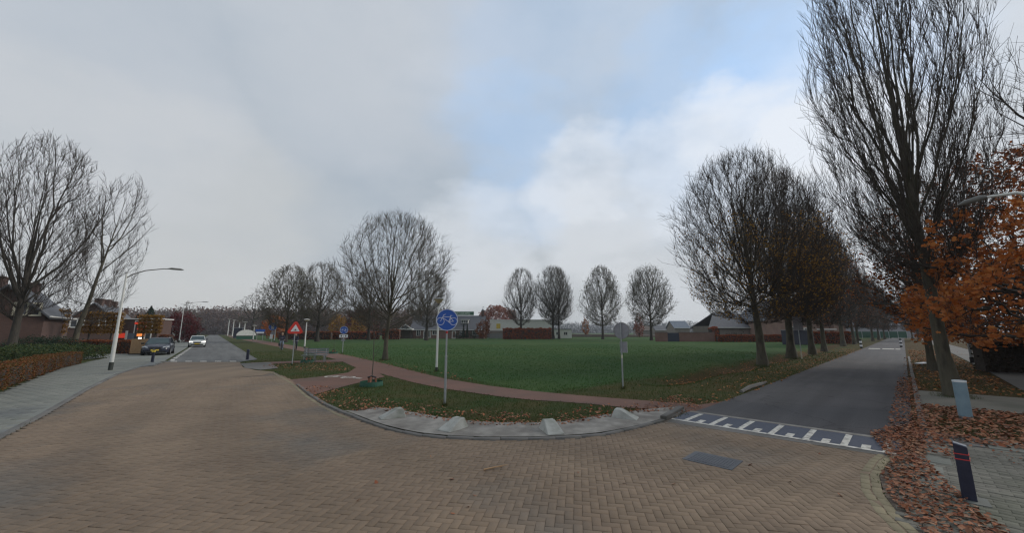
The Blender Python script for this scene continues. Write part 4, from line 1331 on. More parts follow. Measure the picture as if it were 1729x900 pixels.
# single tree by the cycle path, centre
tree('maple_tree', (*at(650, 608), -.03), 'broad bare tree beside the cycle path, left of the bike sign', None, 'bark_green', 'twig_grey', leafm='leaf_rust', leaf_n=260, leaf_size=.07,
     seed=22, H=10.8, fork=1.9, R=4.2, r0=.18, n1=30, N=(360, 2600, 13000), pw=.86, z0=2.0, rmin=.0068, lop=(.5, 0), kink=.05)
# background trees by the field
bk = dict(trunk_mat='bark_dark', crown_mat='twig_grey')
b_1 = tree('field_tree', g3(1100, 575), 'rightmost of the four lone trees along the field far edge', 'lone trees along the far edge of the field', leafm='leaf_olive', leaf_n=5200, leaf_size=.17, **bk,
           seed=31, H=18.2, fork=3.6, R=5.2, r0=.34, n1=24, N=(240, 1700, 7500), pw=.85, z0=3.2, rmin=.018)
b_2 = tree('field_tree', g3(1018, 573), 'lone field-edge tree left of the round sign back', 'lone trees along the far edge of the field', leafm='leaf_olive', leaf_n=5200, leaf_size=.19, **bk,
           seed=33, H=20.6, fork=4.0, R=5.4, r0=.36, n1=24, N=(240, 1700, 7500), pw=.72, z0=3.6, rmin=.019, sharp=.5, kink=.09)
b_3 = tree('field_tree', g3(934, 572.5), 'left trunk of the pair in front of the red hedge end', 'lone trees along the far edge of the field', **bk,
           seed=35, H=21.5, fork=4.5, R=5.4, r0=.42, n1=28, N=(240, 1600, 7000), pw=.95, z0=3.8, rmin=.020, sharp=.5)
copy_thing(b_3, g3(944, 572.5), 2.2, (.8, .8, .98), 'right trunk of the pair in front of the red hedge end')
b_4 = copy_thing(b_3, g3(880, 572.5), 4.0, (.9, .9, .97), 'leftmost lone field tree, growing in the red hedge')
copy_thing(b_3, g3(535, 577), 1.0, (.95, .95, .78), 'dense bare tree right behind the white path lamp', 'bare trees beyond the cycle path')
copy_thing(b_2, g3(482, 578), 3.0, (.95, .95, .74), 'spreading bare tree behind the red triangle sign', 'bare trees beyond the cycle path')
copy_thing(b_3, g3(622, 574.5), 5.0, (.95, .95, .83), 'bare tree behind the left half of the broad maple', 'bare trees beyond the cycle path')
copy_thing(b_3, g3(720, 575), .5, (1.0, 1.0, .78), 'bare tree in front of the long farmhouse', 'bare trees beyond the cycle path')
sp_t = tree('bare_tree', g3(1230, 573), 'small open bare tree before the hipped barn', None, seed=41, H=14.8, fork=4.6, R=5.4, r0=.42, n1=12, N=(70, 380, 1500), rmin=.03, pw=.7, z0=4.0, kink=.12, **bk)
copy_thing(sp_t, g3(425, 571), 1.6, (1.3, 1.3, 1.0), 'pale bare tree at the wood edge far along the cycle path', 'distant bare trees')
copy_thing(sp_t, (*at(1200, 567.5), -2.0), .6, .7, 'low spreading orchard tree behind the brick wall', 'distant bare trees')
copy_thing(sp_t, (*at(1178, 567.5), -2.0), 2.6, .62, 'low bare tree beside the blue roofed house', 'distant bare trees')
copy_thing(sp_t, (*at(312, 572), -.5), 1.2, .8, 'thin bare tree behind the crimson bush', 'distant bare trees')
# garden trees at the left
tree('garden_tree', (*at(14, 604), -.03), 'many-stemmed bare tree at the left edge above the shrub bed', None, 'bark_dark', 'twig',
     seed=53, H=18.4, fork=2.4, R=3.9, r0=.30, n1=20, N=(240, 1300, 5500), pw=.95, z0=3.2, rmin=.011, kink=.05, lstart=.30, limb=1.0, lead=.8, sharp=.45)
tree('garden_tree', (*at(121, 596), -.03), 'tall bare tree between the hedges left of the street lamp', None, 'bark_green', 'twig',
     seed=56, H=18.2, fork=3.4, R=2.8, r0=.25, n1=18, N=(110, 550, 2300), pw=.75, z0=2.8, rmin=.010, kink=.06, lstart=.7, lean=(.04, .02), sharp=.4, limb=.9, lop=(.9, .8))


# ---- shrubs, hedges, woods
def ellipsoid_pts(c, r, n, rng, lumps=.18):
    d = norm(rng.normal(size=(n, 3)))
    rad = rng.uniform(.45, 1, n) ** .5
    lum = 1 + lumps * np.sin(d[:, 0] * 6 + rng.uniform(0, 6)) * np.sin(d[:, 1] * 7 + rng.uniform(0, 6)) + lumps * .7 * np.sin(d[:, 2] * 9 + d[:, 0] * 4)
    return np.array(c) + d * np.array(r) * (rad * lum)[:, None]


def bush(name, loc, r, n, size, m, label, cat='shrub', group=None, stem=True, seed=1, lumps=.2, tr=.06):
    rng = np.random.default_rng(seed)
    root = empty(name, loc, 0, label, cat, group)
    pts = ellipsoid_pts((0, 0, r[2] + (0 if not stem else 0)), r, n, rng, lumps)
    pts = pts[pts[:, 2] > .02]
    V, F = leaf_arrays(pts, rng.uniform(.7, 1.3, len(pts)) * size, rng, 'any')
    link('foliage', mesh_np('foliage', V, F), M[m], root)
    mb = MB()
    for k in range(7):
        a = rng.uniform(0, 6.28); q = rng.uniform(.2, .8)
        mb.tube([(0, 0, 0), (math.cos(a) * r[0] * q * .5, math.sin(a) * r[1] * q * .5, r[2] * .8), (math.cos(a) * r[0] * q, math.sin(a) * r[1] * q, r[2] * 1.7)], [tr, tr * .6, tr * .2], 5)
    mb.build('stems', M['bark_dark'], root)
    return root


def hedge(name, a, b, w, h, n, size, m, label, z=0.0, seed=2, cat='hedge', group=None):
    rng = np.random.default_rng(seed)
    a = Vector((*a, 0)); b = Vector((*b, 0)); Lh = (b - a).length
    root = empty(name, ((a.x + b.x) / 2, (a.y + b.y) / 2, z), math.atan2(b.y - a.y, b.x - a.x), label, cat, group)
    P = np.column_stack([rng.uniform(-Lh / 2, Lh / 2, n), rng.uniform(-w / 2, w / 2, n), rng.uniform(0, h, n)])
    k = rng.random(n)
    side = k < .45; P[side, 1] = np.sign(P[side, 1]) * w / 2 * rng.uniform(.85, 1.06, side.sum())
    top_ = (k > .45) & (k < .85); P[top_, 2] = h * rng.uniform(.9, 1.04, top_.sum())
    P[:, 2] += (.03 * np.sin(P[:, 0] * 2.1) + .03 * np.sin(P[:, 0] * 5.3)) * (P[:, 2] > h * .8) * h
    P[:, 1] += .05 * w * np.sin(P[:, 0] * 3.1)
    V, F = leaf_arrays(P, rng.uniform(.7, 1.3, n) * size, rng, 'any')
    link('foliage', mesh_np('foliage', V, F), M[m], root)
    mb = MB(); mb.box((0, 0, h * .46), (Lh * .985, w * .74, h * .9)); mb.build('twig_core', M['dark_wood'], root)
    return root


hedge('beech_hedge', UV(16.0, -5.45), UV(31.5, -6.7), .75, .78, 15000, .055, 'beech_green', 'low clipped copper beech hedge along the left pavement', seed=61)
hedge('beech_hedge', UV(31.3, -6.7), UV(36.5, -6.75), .7, .72, 4000, .055, 'beech_green', 'green and copper hedge end just behind the street lamp', seed=62)
hedge('tall_beech_hedge', at(70, 597), at(228, 597.5), .9, 1.18, 9000, .09, 'beech', 'dark red hedge behind the lamp, ending at the tan panel', seed=63)
hedge('tall_beech_hedge', at(236, 583), at(287, 583), 1.0, 1.5, 3000, .12, 'beech', 'orange red hedge behind the dark parked car', seed=64)
# shrub bed
rs_ = np.random.default_rng(70)
k = 0
beds = [('leaf_mixed', 'dark green ground-cover shrub'), ('leaf_green', 'glossy green shrub'), ('conifer', 'dark low conifer')]
places = [(20, 618, 'leftmost low green shrub behind the copper hedge'), (60, 613, 'second low green shrub behind the copper hedge'), (100, 609, 'low green shrub left of the tall bare tree foot'), (140, 606, 'yellowish green shrub right of the tall bare tree foot'),
          (10, 603, 'dark low conifer below the many-stemmed tree'), (50, 600, 'dark low shrub in the middle of the bed'), (88, 600, 'dark shrub beside the tall bare tree'), (30, 608, 'speckled green shrub in the front of the bed'), (80, 606, 'green shrub behind the second low shrub')]
for px, py, lb in places:
    x, y = at(px, py)
    mm = 'leaf_mixed' if py > 605 else 'conifer'
    if px == 140: mm = 'leaf_yellow'
    if px == 140: mm = 'leaf_mixed'
    bush('garden_shrub', (x, y, -.02), (1.9, 1.4, .55 if py > 602 else .8), 3200, .085, mm, lb, group=None, seed=70 + k, stem=True, tr=.02)
    k += 1
sheet('lawn', [UV(12, -6.3), UV(26, -6.8), UV(26, -9), UV(12, -9)], .01, 'ring_green', 'small bright lawn behind the copper hedge')
mat('lawn_green', (.03, .09, .02), (.045, .12, .03), 5, .95)
bpy.data.objects['lawn'].data.materials.clear(); bpy.data.objects['lawn'].data.materials.append(M['lawn_green'])
bpy.data.objects['lawn']['category'] = ''
del bpy.data.objects['lawn']['category']


# trellised (espalier) limes: yellow leaf tiers
def espalier(a, b, z0, z1, tiers, seed, label, group):
    rng = np.random.default_rng(seed)
    a = Vector((*a, 0)); b = Vector((*b, 0)); Lh = (b - a).length
    root = empty('espalier_tree', ((a.x + b.x) / 2, (a.y + b.y) / 2, 0), math.atan2(b.y - a.y, b.x - a.x), label, 'espalier tree', group)
    mb = MB(); mb.tube([(0, 0, 0), (0.03, 0, z1 * .6), (0, 0, z1)], [.09, .07, .05], 8); mb.build('trunk', M['bark_dark'], root)
    for t in range(tiers):
        zz_ = z0 + (z1 - z0) * t / (tiers - 1)
        mb = MB(); mb.tube([(-Lh / 2, 0, zz_), (-Lh / 4, .02, zz_ + .03), (0, 0, zz_ - .02), (Lh / 4, .02, zz_ + .02), (Lh / 2, 0, zz_)], [.02, .03, .035, .03, .02], 5)
        br = mb.build('branch', M['bark_dark'], root)
        n = 420
        P = np.column_stack([rng.uniform(-Lh / 2, Lh / 2, n), rng.normal(0, .12, n), zz_ + rng.normal(0, .11, n)])
        V, F = leaf_arrays(P, rng.uniform(.7, 1.3, n) * .13, rng, 'hang')
        link('leaves', mesh_np('leaves', V, F), M['leaf_yellow'], br)
    return root


espx = [(24, 62), (64, 112), (132, 170), (172, 205), (232, 252), (254, 272)]
espl = ['leftmost espalier with yellow leaf tiers before the brick gable', 'espalier with yellow tiers just left of the tall bare tree', 'espalier just right of the tall bare tree', 'espalier between the bare tree and the street lamp', 'espalier right of the glowing panels', 'last small espalier, above the dark car']
for i, (p0, p1) in enumerate(espx):
    Yd = 40 if i < 4 else 47
    A = aty(p0, 560, Yd); B = aty(p1, 560, Yd)
    espalier((A.x, A.y), (B.x, B.y), 2.0, 4.1 - .3 * (i > 1), 5, 80 + i, espl[i], 'espalier trees behind the left hedges')

# conifers and coloured trees at left distance
def cone_tree(name, loc, H, R, m, label, seed, n=2200, size=.3):
    rng = np.random.default_rng(seed)
    root = empty(name, loc, 0, label, 'conifer')
    z = rng.uniform(0, 1, n) ** 1.3; a = rng.uniform(0, 6.28, n); rad = R * (1 - z) * rng.uniform(.5, 1, n) * (1 + .15 * np.sin(a * 5 + z * 20))
    P = np.column_stack([np.cos(a) * rad, np.sin(a) * rad, .1 * H + z * H * .9])
    V, F = leaf_arrays(P, rng.uniform(.7, 1.3, n) * size, rng, 'hang')
    link('crown', mesh_np('crown', V, F), M[m], root)
    mb = MB(); mb.tube([(0, 0, 0), (0, 0, H * .95)], [.15, .03], 7); mb.build('trunk', M['bark_dark'], root)
    return root


cone_tree('conifer_tree', (*at(247, 575), 0), 8.2, 3.2, 'conifer', 'dark pointed conifer behind the glowing panels', 91)
cone_tree('conifer_tree', (*at(226, 577), 0), 5.6, 2.0, 'conifer', 'smaller dark conifer left of the pointed one', 92)
bush('crimson_tree', (*at(300, 578), -.02), (3.2, 3, 2.9), 3800, .28, 'leaf_crimson', 'round crimson tree left of the far end of the road', 'tree', seed=93)
bush('orange_tree', (*at(232, 580), -.02), (2.8, 2.4, 2.2), 2600, .22, 'leaf_rust', 'rusty orange tree beside the glowing panels', 'tree', seed=94)
bush('dark_bush', (*at(320, 576), -.02), (1.4, 1.4, 1.9), 900, .28, 'conifer', 'dark narrow bush by the white car', 'shrub', seed=95)
bush('orange_bush', (*at(463, 572.5), -.02), (3.5, 3, 3.3), 1500, .5, 'oak_orange', 'bright orange tree behind the far blue signs', 'tree', seed=96)
bush('orange_bush', (*at(568, 571), -.02), (2.6, 3, 4.0), 900, .6, 'leaf_yellow', 'narrow orange tree behind the left blue path sign', 'tree', seed=97)
bush('orange_bush', (*at(603, 571), -.02), (2.6, 3, 4.0), 900, .6, 'leaf_yellow', 'narrow orange tree right of the blue path sign', 'tree', seed=98)
bush('crimson_tree', (*at(611, 570), -.02), (6.0, 4, 5.6), 1700, .8, 'leaf_crimson', 'dark crimson tree behind the path signs', 'tree', seed=99)
bush('copper_tree', (*at(840, 570.5), -.02), (7.2, 5, 5.6), 4500, .6, 'leaf_pinkbrown', 'round copper tree between farmhouse and white hall', 'tree', seed=100, lumps=.1)
bush('copper_bush', (*at(815, 573), -.02), (2.0, 2, 2.6), 1200, .3, 'beech', 'small dark red bush at the right end of the farmhouse', 'shrub', seed=101)
bush('copper_tree', (*at(1080, 570), -.02), (1.8, 1.5, 4.2), 700, .5, 'leaf_pinkbrown', 'slim rusty tree behind the round sign back', 'tree', seed=102)
bush('copper_tree', (*at(989, 569), -.02), (1.6, 1.5, 3.8), 500, .5, 'leaf_rust', 'thin rusty poplar on the horizon left of the lone tree', 'tree', seed=103)
hedge('red_hedge', at(849, 573), at(931, 573), 1.6, 2.9, 7000, .3, 'hedge_red', 'tall orange red hedge in front of the white hall', seed=104)
hedge('red_hedge', at(1210, 577.5), at(1345, 577.5), 1.2, 1.35, 7000, .2, 'hedge_red', 'low red hedge before the barn and the brick house', seed=105)
hedge('red_hedge', at(1200, 576.5), at(1212, 576.5), 1.6, 2.9, 1200, .22, 'hedge_red', 'square red hedge block at the end of the brick wall', seed=106)
hedge('red_hedge', at(1350, 580.5), at(1436, 580.5), 1.2, 1.9, 5000, .2, 'hedge_red', 'red hedge behind the avenue trees before the barn gable', seed=107)
hedge('red_hedge', at(560, 573.5), at(640, 573.5), 1.4, 2.0, 3000, .3, 'hedge_red', 'dark red hedge across the far grass left of the broad tree', seed=108)
hedge('red_hedge', at(646, 573.5), at(675, 573.5), 1.4, 2.6, 1500, .3, 'hedge_red', 'red hedge at the left end of the farmhouse', seed=109)
hedge('red_hedge', at(470, 573.8), at(560, 573.8), 1.4, 2.0, 3000, .3, 'beech', 'dark red hedge behind the cyclists', seed=110)
bush('green_bush', (*at(1226, 576), 0), (2.0, 1.8, 1.1), 900, .2, 'conifer', 'clipped dark green bush left of the open bare tree', 'shrub', seed=111)
bush('green_bush', (*at(1243, 576), 0), (2.0, 1.8, 1.2), 900, .2, 'conifer', 'clipped dark green bush right of the open bare tree', 'shrub', seed=112)


def woodland(name, px0, px1, dist, n, h, m, label, seed, spread=20, el=.9):
    rng = np.random.default_rng(seed)
    parts = []; tr = []
    for i in range(n):
        px = px0 + (px1 - px0) * (i + rng.uniform(0, 1)) / n
        az_ = math.atan2((px - CXP) / FPX, 1 / math.cos(PITCH) ** 1)
        D = dist + rng.uniform(-spread, spread)
        x, y = math.tan(az_) * D, D
        hh = h * rng.uniform(.75, 1.2); R = hh * rng.uniform(.28, .42)
        q = 230
        P = ellipsoid_pts((x, y, hh * .52), (R * 1.15, R, hh * .46), q, rng, .10)
        lowk = rng.random(q) < .25; P[lowk, 2] = rng.uniform(0, hh * .35, lowk.sum())
        d = norm(rng.normal(size=(q, 3)) * np.array([.5, .5, 1]) + (P - np.array([x, y, hh * .15])) / hh * 1.5)
        e = norm(np.cross(d, rng.normal(size=(q, 3))))
        s = hh * .055
        V = np.stack([P - e * s * .55, P + e * s * .55, P + d * s * el], 1).reshape(-1, 3)
        F = np.arange(q * 3).reshape(-1, 3); parts.append((V, F))
        V = np.array([(x - .3, y, 0), (x + .3, y, 0), (x + .12, y, hh * .8), (x - .12, y, hh * .8)])
        parts.append((V, np.array([(0, 1, 2), (0, 2, 3)])))
    V, F = join(parts)
    return tag(link(name, mesh_np(name, V, F), M[m]), label, 'woodland', kind='stuff')


woodland('far_wood', 200, 470, 330, 210, 19, 'wood_far', 'brown leafless wood closing the far end of the left road', 120, 30)
woodland('far_wood_edge', 330, 480, 300, 80, 19, 'wood_far', 'lower reddish wood edge behind the lit car park', 123, 20)
woodland('middle_wood', 440, 740, 240, 230, 15, 'wood_far', 'brown purple wood behind the cycle path trees', 121, 25)
woodland('left_wood', -80, 220, 200, 90, 12, 'wood_far', 'brown wood behind the left houses', 124, 25)
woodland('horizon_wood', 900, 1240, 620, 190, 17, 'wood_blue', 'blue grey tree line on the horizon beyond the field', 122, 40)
woodland('right_wood', 1430, 1640, 260, 90, 17, 'wood_far', 'dark wood closing the end of the side road', 125, 30)
hr = tag(link('dark_strip', mesh_np('dark_strip', *join([brick_arrays(np.array([[(at(1020, 569)[0]), at(1020, 569)[1]]]), 150, 8, 0, 1.0, 1.0)])), M['roof_brown']), 'dark ploughed ridge on the far side of the field', kind='structure')

# right-hand oak with orange leaves, its trunk just outside the picture
def oak(loc, seed):
    rng = np.random.default_rng(seed)
    T, C_, lv, r2 = grow(seed=seed, H=6.4, fork=1.4, R=6.2, r0=.2, n1=28, N=(260, 1500, 6500), pw=.62, z0=1.5, rmin=.006, kink=.10, leaf_n=19000, lstart=.5, bare=lambda p_, g_: ((p_[:, 0] + loc[0]) * .706 - (p_[:, 1] + loc[1]) * .708 > .1 + .9 * g_.random(len(p_) ) * (p_[:, 2] > 3.6)))
    root = empty('oak_tree', loc, 0, 'oak with bright orange leaves at the right edge of the picture', 'tree')
    link('trunk', mesh_np('trunk', T[0], T[1], True), M['bark_dark'], root)
    link('crown', mesh_np('crown', C_[0], C_[1]), M['twig'], root)
    # leaves in sprays
    k = smooth_noise(lv[:, 0] * 1.3, lv[:, 1] * 1.3 + lv[:, 2] * 3.4, 1.9, 8) > rng.normal(.08, .10, len(lv))
    lv = lv[k]
    lv = np.concatenate([lv, lv + rng.normal(0, .12, lv.shape)])
    V, F = leaf_arrays(lv, rng.uniform(.55, 1.3, len(lv)) * .135, rng, 'hang', shape=OUT8, curl=.4)
    link('leaves', mesh_np('leaves', V, F), M['oak_orange'], root)
    print('oak', len(F), len(C_[1]) * 2)
    return root


oak((17.6, 11.6, -.03), 132)
ov = tree('bare_tree', (23.5, 12.5, 0), 'bare tree reaching its upper twigs in from the right edge', None, 'bark_dark', 'twig', seed=140, H=15.5, fork=4, R=6.0, r0=.28, n1=16, N=(100, 600, 2500), rmin=.007, kink=.1)
# backing growth on the right
tree('orange_tree', (26.5, 19.8, -.03), 'tall rusty leaved tree behind the oak, right of the big trunk', None, 'bark_dark', 'twig', leafm='leaf_orange', leaf_n=16000, leaf_size=.16,
     seed=148, H=11.2, fork=2.0, R=5.4, r0=.26, n1=24, N=(260, 1600, 7000), pw=.7, z0=1.2, rmin=.009, sharp=.4, kink=.09)
bush('dark_thicket', (33, 24, 0), (6, 3, 3.4), 5500, .2, 'shrub_dark', 'dark leafless thicket behind the orange oak', 'shrub', seed=142)
bush('dark_thicket', (27, 17.5, 0), (3.2, 2.2, 2.6), 4500, .14, 'shrub_dark', 'dark twiggy bush at the right edge of the picture', 'shrub', seed=143)
hedge('brown_hedge', (23.8, 20.2), (28.6, 17.4), 1.3, 1.35, 6500, .11, 'shrub_dark', 'brown leafless hedge beside the leafy footpath', seed=144)
hedge('green_fence_hedge', ST(44, 6.3), ST(38, 6.4), 1.2, 2.3, 3500, .16, 'conifer', 'dark green hedge behind the sleeved tree trunk', seed=145)
bush('rust_tree', (*at(1565, 575), 0), (3.6, 3, 4.6), 3500, .3, 'leaf_rust', 'rust brown tree farther up the right verge', 'tree', seed=146, lumps=.3)

# ------------------------------------------------------------------ signs, lamps, street furniture
def post(mb, x, y, z0, z1, r): mb.tube([(x, y, z0), (x, y, z1)], r, 12)


def disc(mb, c, r, t, n=40, ny=0.0):
    """disc facing -y, centre c, thickness t"""
    vs = []; fs = []
    for s in (-1, 1):
        for k in range(n):
            a = 2 * math.pi * k / n
            vs.append((c[0] + r * math.cos(a), c[1] + s * t / 2, c[2] + r * math.sin(a)))
    fs = [tuple(range(n)), tuple(reversed(range(n, 2 * n)))] + [(k, k + n, (k + 1) % n + n, (k + 1) % n) for k in range(n)]
    mb.add(vs, fs)


def ringv(mb, c, r, w, t, n=32):
    vs = []; fs = []
    for k in range(n):
        a = 2 * math.pi * k / n; ca_, sa = math.cos(a), math.sin(a)
        for rr, yy in ((r - w, -t / 2), (r, -t / 2), (r, t / 2), (r - w, t / 2)):
            vs.append((c[0] + rr * ca_, c[1] + yy, c[2] + rr * sa))
    for k in range(n):
        i = 4 * k; j = 4 * ((k + 1) % n)
        for q in range(4): fs.append((i + q, i + (q + 1) % 4, j + (q + 1) % 4, j + q))
    mb.add(vs, fs)


def bar(mb, p, q, w, y, t=.004):
    """flat bar in the xz plane"""
    p = Vector((p[0], 0, p[1])); q = Vector((q[0], 0, q[1])); d = (q - p).normalized(); n = Vector((-d.z, 0, d.x)) * w / 2
    vs = [v + Vector((0, yy, 0)) for yy in (y - t / 2, y + t / 2) for v in (p - n, p + n, q + n, q - n)]
    mb.add(vs, [(0, 1, 2, 3), (7, 6, 5, 4), (0, 4, 5, 1), (1, 5, 6, 2), (2, 6, 7, 3), (3, 7, 4, 0)])


def bike_symbol(parent, z, y, s, m='sign_white'):
    mb = MB(); w = .032 * s
    for x in (-.5, .5): ringv(mb, (x * s, y, z - .17 * s), .30 * s, w * 1.0, .004, 26)
    Z = lambda v: z + v * s
    rear, front, bb = (.5 * s, Z(-.17)), (-.5 * s, Z(-.17)), (.12 * s, Z(-.2))
    seat, head, htop = (.27 * s, Z(.18)), (-.28 * s, Z(.2)), (-.27 * s, Z(.32))
    for a, b in ((bb, seat), (bb, (-.32 * s, Z(.1))), (seat, (-.3 * s, Z(.17))), (rear, bb), (rear, (.26 * s, Z(.14))), (front, htop), (htop, (-.12 * s, Z(.38))), ((.22 * s, Z(.28)), (.4 * s, Z(.28))), (seat, (.29 * s, Z(.28))), ((.12 * s, Z(-.2)), (.2 * s, Z(-.3)))):
        bar(mb, a, b, w, y)
    return mb.build('bicycle_symbol', M[m], parent)


# bike sign in front
x, y = at(751, 684)
yaw = math.atan2(x, y) * -1
bs = empty('bicycle_sign', (x, y, -.02), math.radians(6), 'large round blue bicycle sign on grey post on the grass corner', 'road sign')
mb = MB(); post(mb, 0, 0, 0, 1.3, .033); mb.build('lower_post', M['galvanised'], bs, True)
mb = MB(); post(mb, 0, 0, 1.3, 2.42, .024); mb.tube([(0, 0, 1.28), (0, 0, 1.33)], .036, 12); mb.build('upper_post', M['galvanised'], bs, True)
mb = MB(); mb.tube([(0, 0, 1.93), (0, 0, 2.0)], .0265, 12); mb.build('clamp_band', M['band_red'], bs)
mb = MB(); disc(mb, (0, -.045, 2.31), .305, .012); d_ = mb.build('sign_plate', M['sign_blue'], bs)
mb = MB(); ringv(mb, (0, -.053, 2.31), .300, .014, .006, 48); mb.build('white_rim', M['sign_white'], d_)
bike_symbol(d_, 2.33, -.053, .36)
# post leans as in the photo? kept upright
# red triangle sign
x, y = at(493, 617)
ts = empty('warning_sign', (x, y, -.02), math.radians(28), 'red and white triangular cyclist warning sign between the grass islands', 'road sign')
mb = MB(); post(mb, 0, 0, 0, 2.4, .028); mb.build('post', M['galvanised'], ts, True)


def tri(mb, r, z, y, t, rnd=.12):
    pts = []
    for k in range(3):
        a = math.radians(90 + 120 * k); cx_, cz_ = (r - rnd) * math.cos(a), (r - rnd) * math.sin(a)
        for q in (-50, 0, 50):
            b = a + math.radians(q); pts.append((cx_ + rnd * math.cos(b), cz_ + rnd * math.sin(b)))
    mb.prism([(px_, z + pz) for px_, pz in pts], t, Matrix.Translation((0, y, 0)))


mb = MB(); tri(mb, .45, 2.16, -.04, .012); tp = mb.build('sign_plate', M['sign_red'], ts)
mb = MB(); tri(mb, .265, 2.15, -.051, .006, .02); mb.build('white_field', M['sign_white'], tp)
bike_symbol(tp, 2.09, -.058, .14, 'black')
mb = MB(); disc(mb, (.02, -.058, 2.14), .022, .004, 12); bar(mb, (.02, 2.12), (-.02, 2.06), .035, -.058); mb.build('rider_symbol', M['black'], tp)
# back of the round sign
x, y = at(1052, 656)
rs2 = empty('sign_seen_from_behind', (x, y, -.02), math.radians(-38), 'grey back of a round sign with small box plate, right of centre', 'road sign')
mb = MB(); mb.tube([(0, 0, 0), (.012, 0, 1.1)], .028, 12); mb.build('lower_post', M['galvanised'], rs2, True)
mb = MB(); mb.tube([(.012, 0, 1.1), (.02, 0, 2.32)], .021, 12); mb.build('upper_post', M['galvanised'], rs2, True)
mb = MB(); disc(mb, (.03, .035, 2.02), .29, .012); mb.tube([(.03, .020, 1.75), (.03, .020, 2.3)], .012, 8); sb_ = mb.build('sign_plate', M['sign_back'], rs2)
mb = MB(); ringv(mb, (.03, .03, 2.02), .296, .012, .02, 40); mb.build('rim', M['lamp_grey'], sb_)
mb = MB(); mb.box((.09, .03, 1.44), (.26, .03, .38)); fp = mb.build('small_plate', M['sign_back'], rs2, bevel=.006)
mb = MB()
for dx, dz, w, h in ((0, .185, .27, .012), (0, -.185, .27, .012), (.13, 0, .012, .38), (-.13, 0, .012, .38)): mb.box((.09 + dx,   .008, 1.44 + dz), (w, .014, h))
mb.build('plate_frame', M['galvanised'], fp)
mb = MB(); mb.tube([(.012, 0, 1.06), (.012, 0, 1.16)], .03, 12); mb.build('sticker', M['cream_board'], rs2)
# blue path sign with lower plates
x, y = at(578, 597)
b2 = empty('path_sign', (x, y, -.02), math.radians(20), 'small blue cycle and moped path sign with two white plates below', 'road sign')
mb = MB(); post(mb, 0, 0, 0, 2.5, .035); mb.build('post', M['galvanised'], b2, True)
mb = MB(); disc(mb, (0, -.05, 2.16), .36, .015, 28); q_ = mb.build('sign_plate', M['sign_blue'], b2)
mb = MB(); ringv(mb, (0, -.06, 2.16), .35, .02, .006, 28); mb.build('white_rim', M['sign_white'], q_)
bike_symbol(q_, 2.16, -.06, .42)
for dx in (-.19, .19):
    mb = MB(); mb.box((dx, -.05, 1.60), (.35, .02, .28)); q2 = mb.build('lower_plate', M['sign_white'], b2)
    mb = MB(); disc(mb, (dx, -.062, 1.60), .07, .004, 12); mb.build('arrow', M['black'], q2)
mb = MB(); mb.box((0, -.05, 1.25), (.34, .02, .2)); mb.build('text_plate', M['sign_back'], b2)
# far blue disc and sign
x, y = at(458, 578)
b3 = empty('path_sign', (x, y, -.02), math.radians(30), 'pale blue round sign over a small disc, in front of the far path lamp', 'road sign')
mb = MB(); post(mb, 0, 0, 0, 3.6, .05); mb.build('post', M['galvanised'], b3)
mb = MB(); disc(mb, (0, -.08, 3.0), .75, .03, 28); q_ = mb.build('sign_plate', M['sign_blue'], b3)
mb = MB(); ringv(mb, (0, -.1, 3.0), .72, .06, .01, 28); bar(mb, (0, 2.55), (0, 3.5), .5, -.1); mb.build('pale_symbol', M['galvanised'], q_)
mb = MB(); disc(mb, (.1, -.08, 1.75), .38, .02, 20); mb.build('small_disc', M['sign_back'], b3)
mb = MB(); mb.box((-.1, -.08, 1.1), (.5, .03, .9)); mb.build('white_marker', M['sign_white'], b3)
x, y = at(438, 574.5)
b4 = empty('direction_sign', (x, y, -.02), math.radians(30), 'small blue and white direction board far along the cycle path', 'road sign')
mb = MB(); post(mb, -.6, 0, 0, 2.4, .05); post(mb, .6, 0, 0, 2.4, .05); mb.build('posts', M['galvanised'], b4)
mb = MB(); mb.box((0, -.07, 2.35), (2.0, .04, .6)); mb.build('blue_board', M['sign_blue'], b4)
mb = MB(); mb.box((0, -.07, 1.85), (1.6, .04, .35)); mb.build('white_board', M['sign_white'], b4)


# park lamps: cone head on white post
def park_lamp(loc, H, label, s=1.0, tilt=0.0):
    r = empty('path_lamp', loc, 0, label, 'street lamp', 'white path lamps with conical heads')
    mb = MB(); mb.tube([(0, 0, .0), (0, 0, .22)], .07 * s, 12); mb.build('base', M['pole_base'], r, True)
    mb = MB(); mb.tube([(0, 0, .22), (.0, 0, H * .55), (0, 0, H - .42)], [.06 * s, .052 * s, .036 * s], 12); mb.build('pole', M['pole_white'], r, True)
    mb = MB(); mb.tube([(0, 0, H - .44), (0, 0, H - .3)], [.05, .075], 14); mb.build('collar', M['lamp_grey'], r, True)
    mb = MB(); mb.tube([(0, 0, H - .3), (0, 0, H - .1)], [.08 * s, .25 * s], 20); mb.build('diffuser', M['lamp_glass'], r, True)
    mb = MB(); mb.tube([(0, 0, H - .1), (0, 0, H - .08), (0, 0, H - .03), (0, 0, H)], [.27 * s, .275 * s, .17 * s, .03], 20); mb.build('cap', M['lamp_grey' if s == 1.0 and H > 3.6 else 'white_trim'], r, True)
    return r


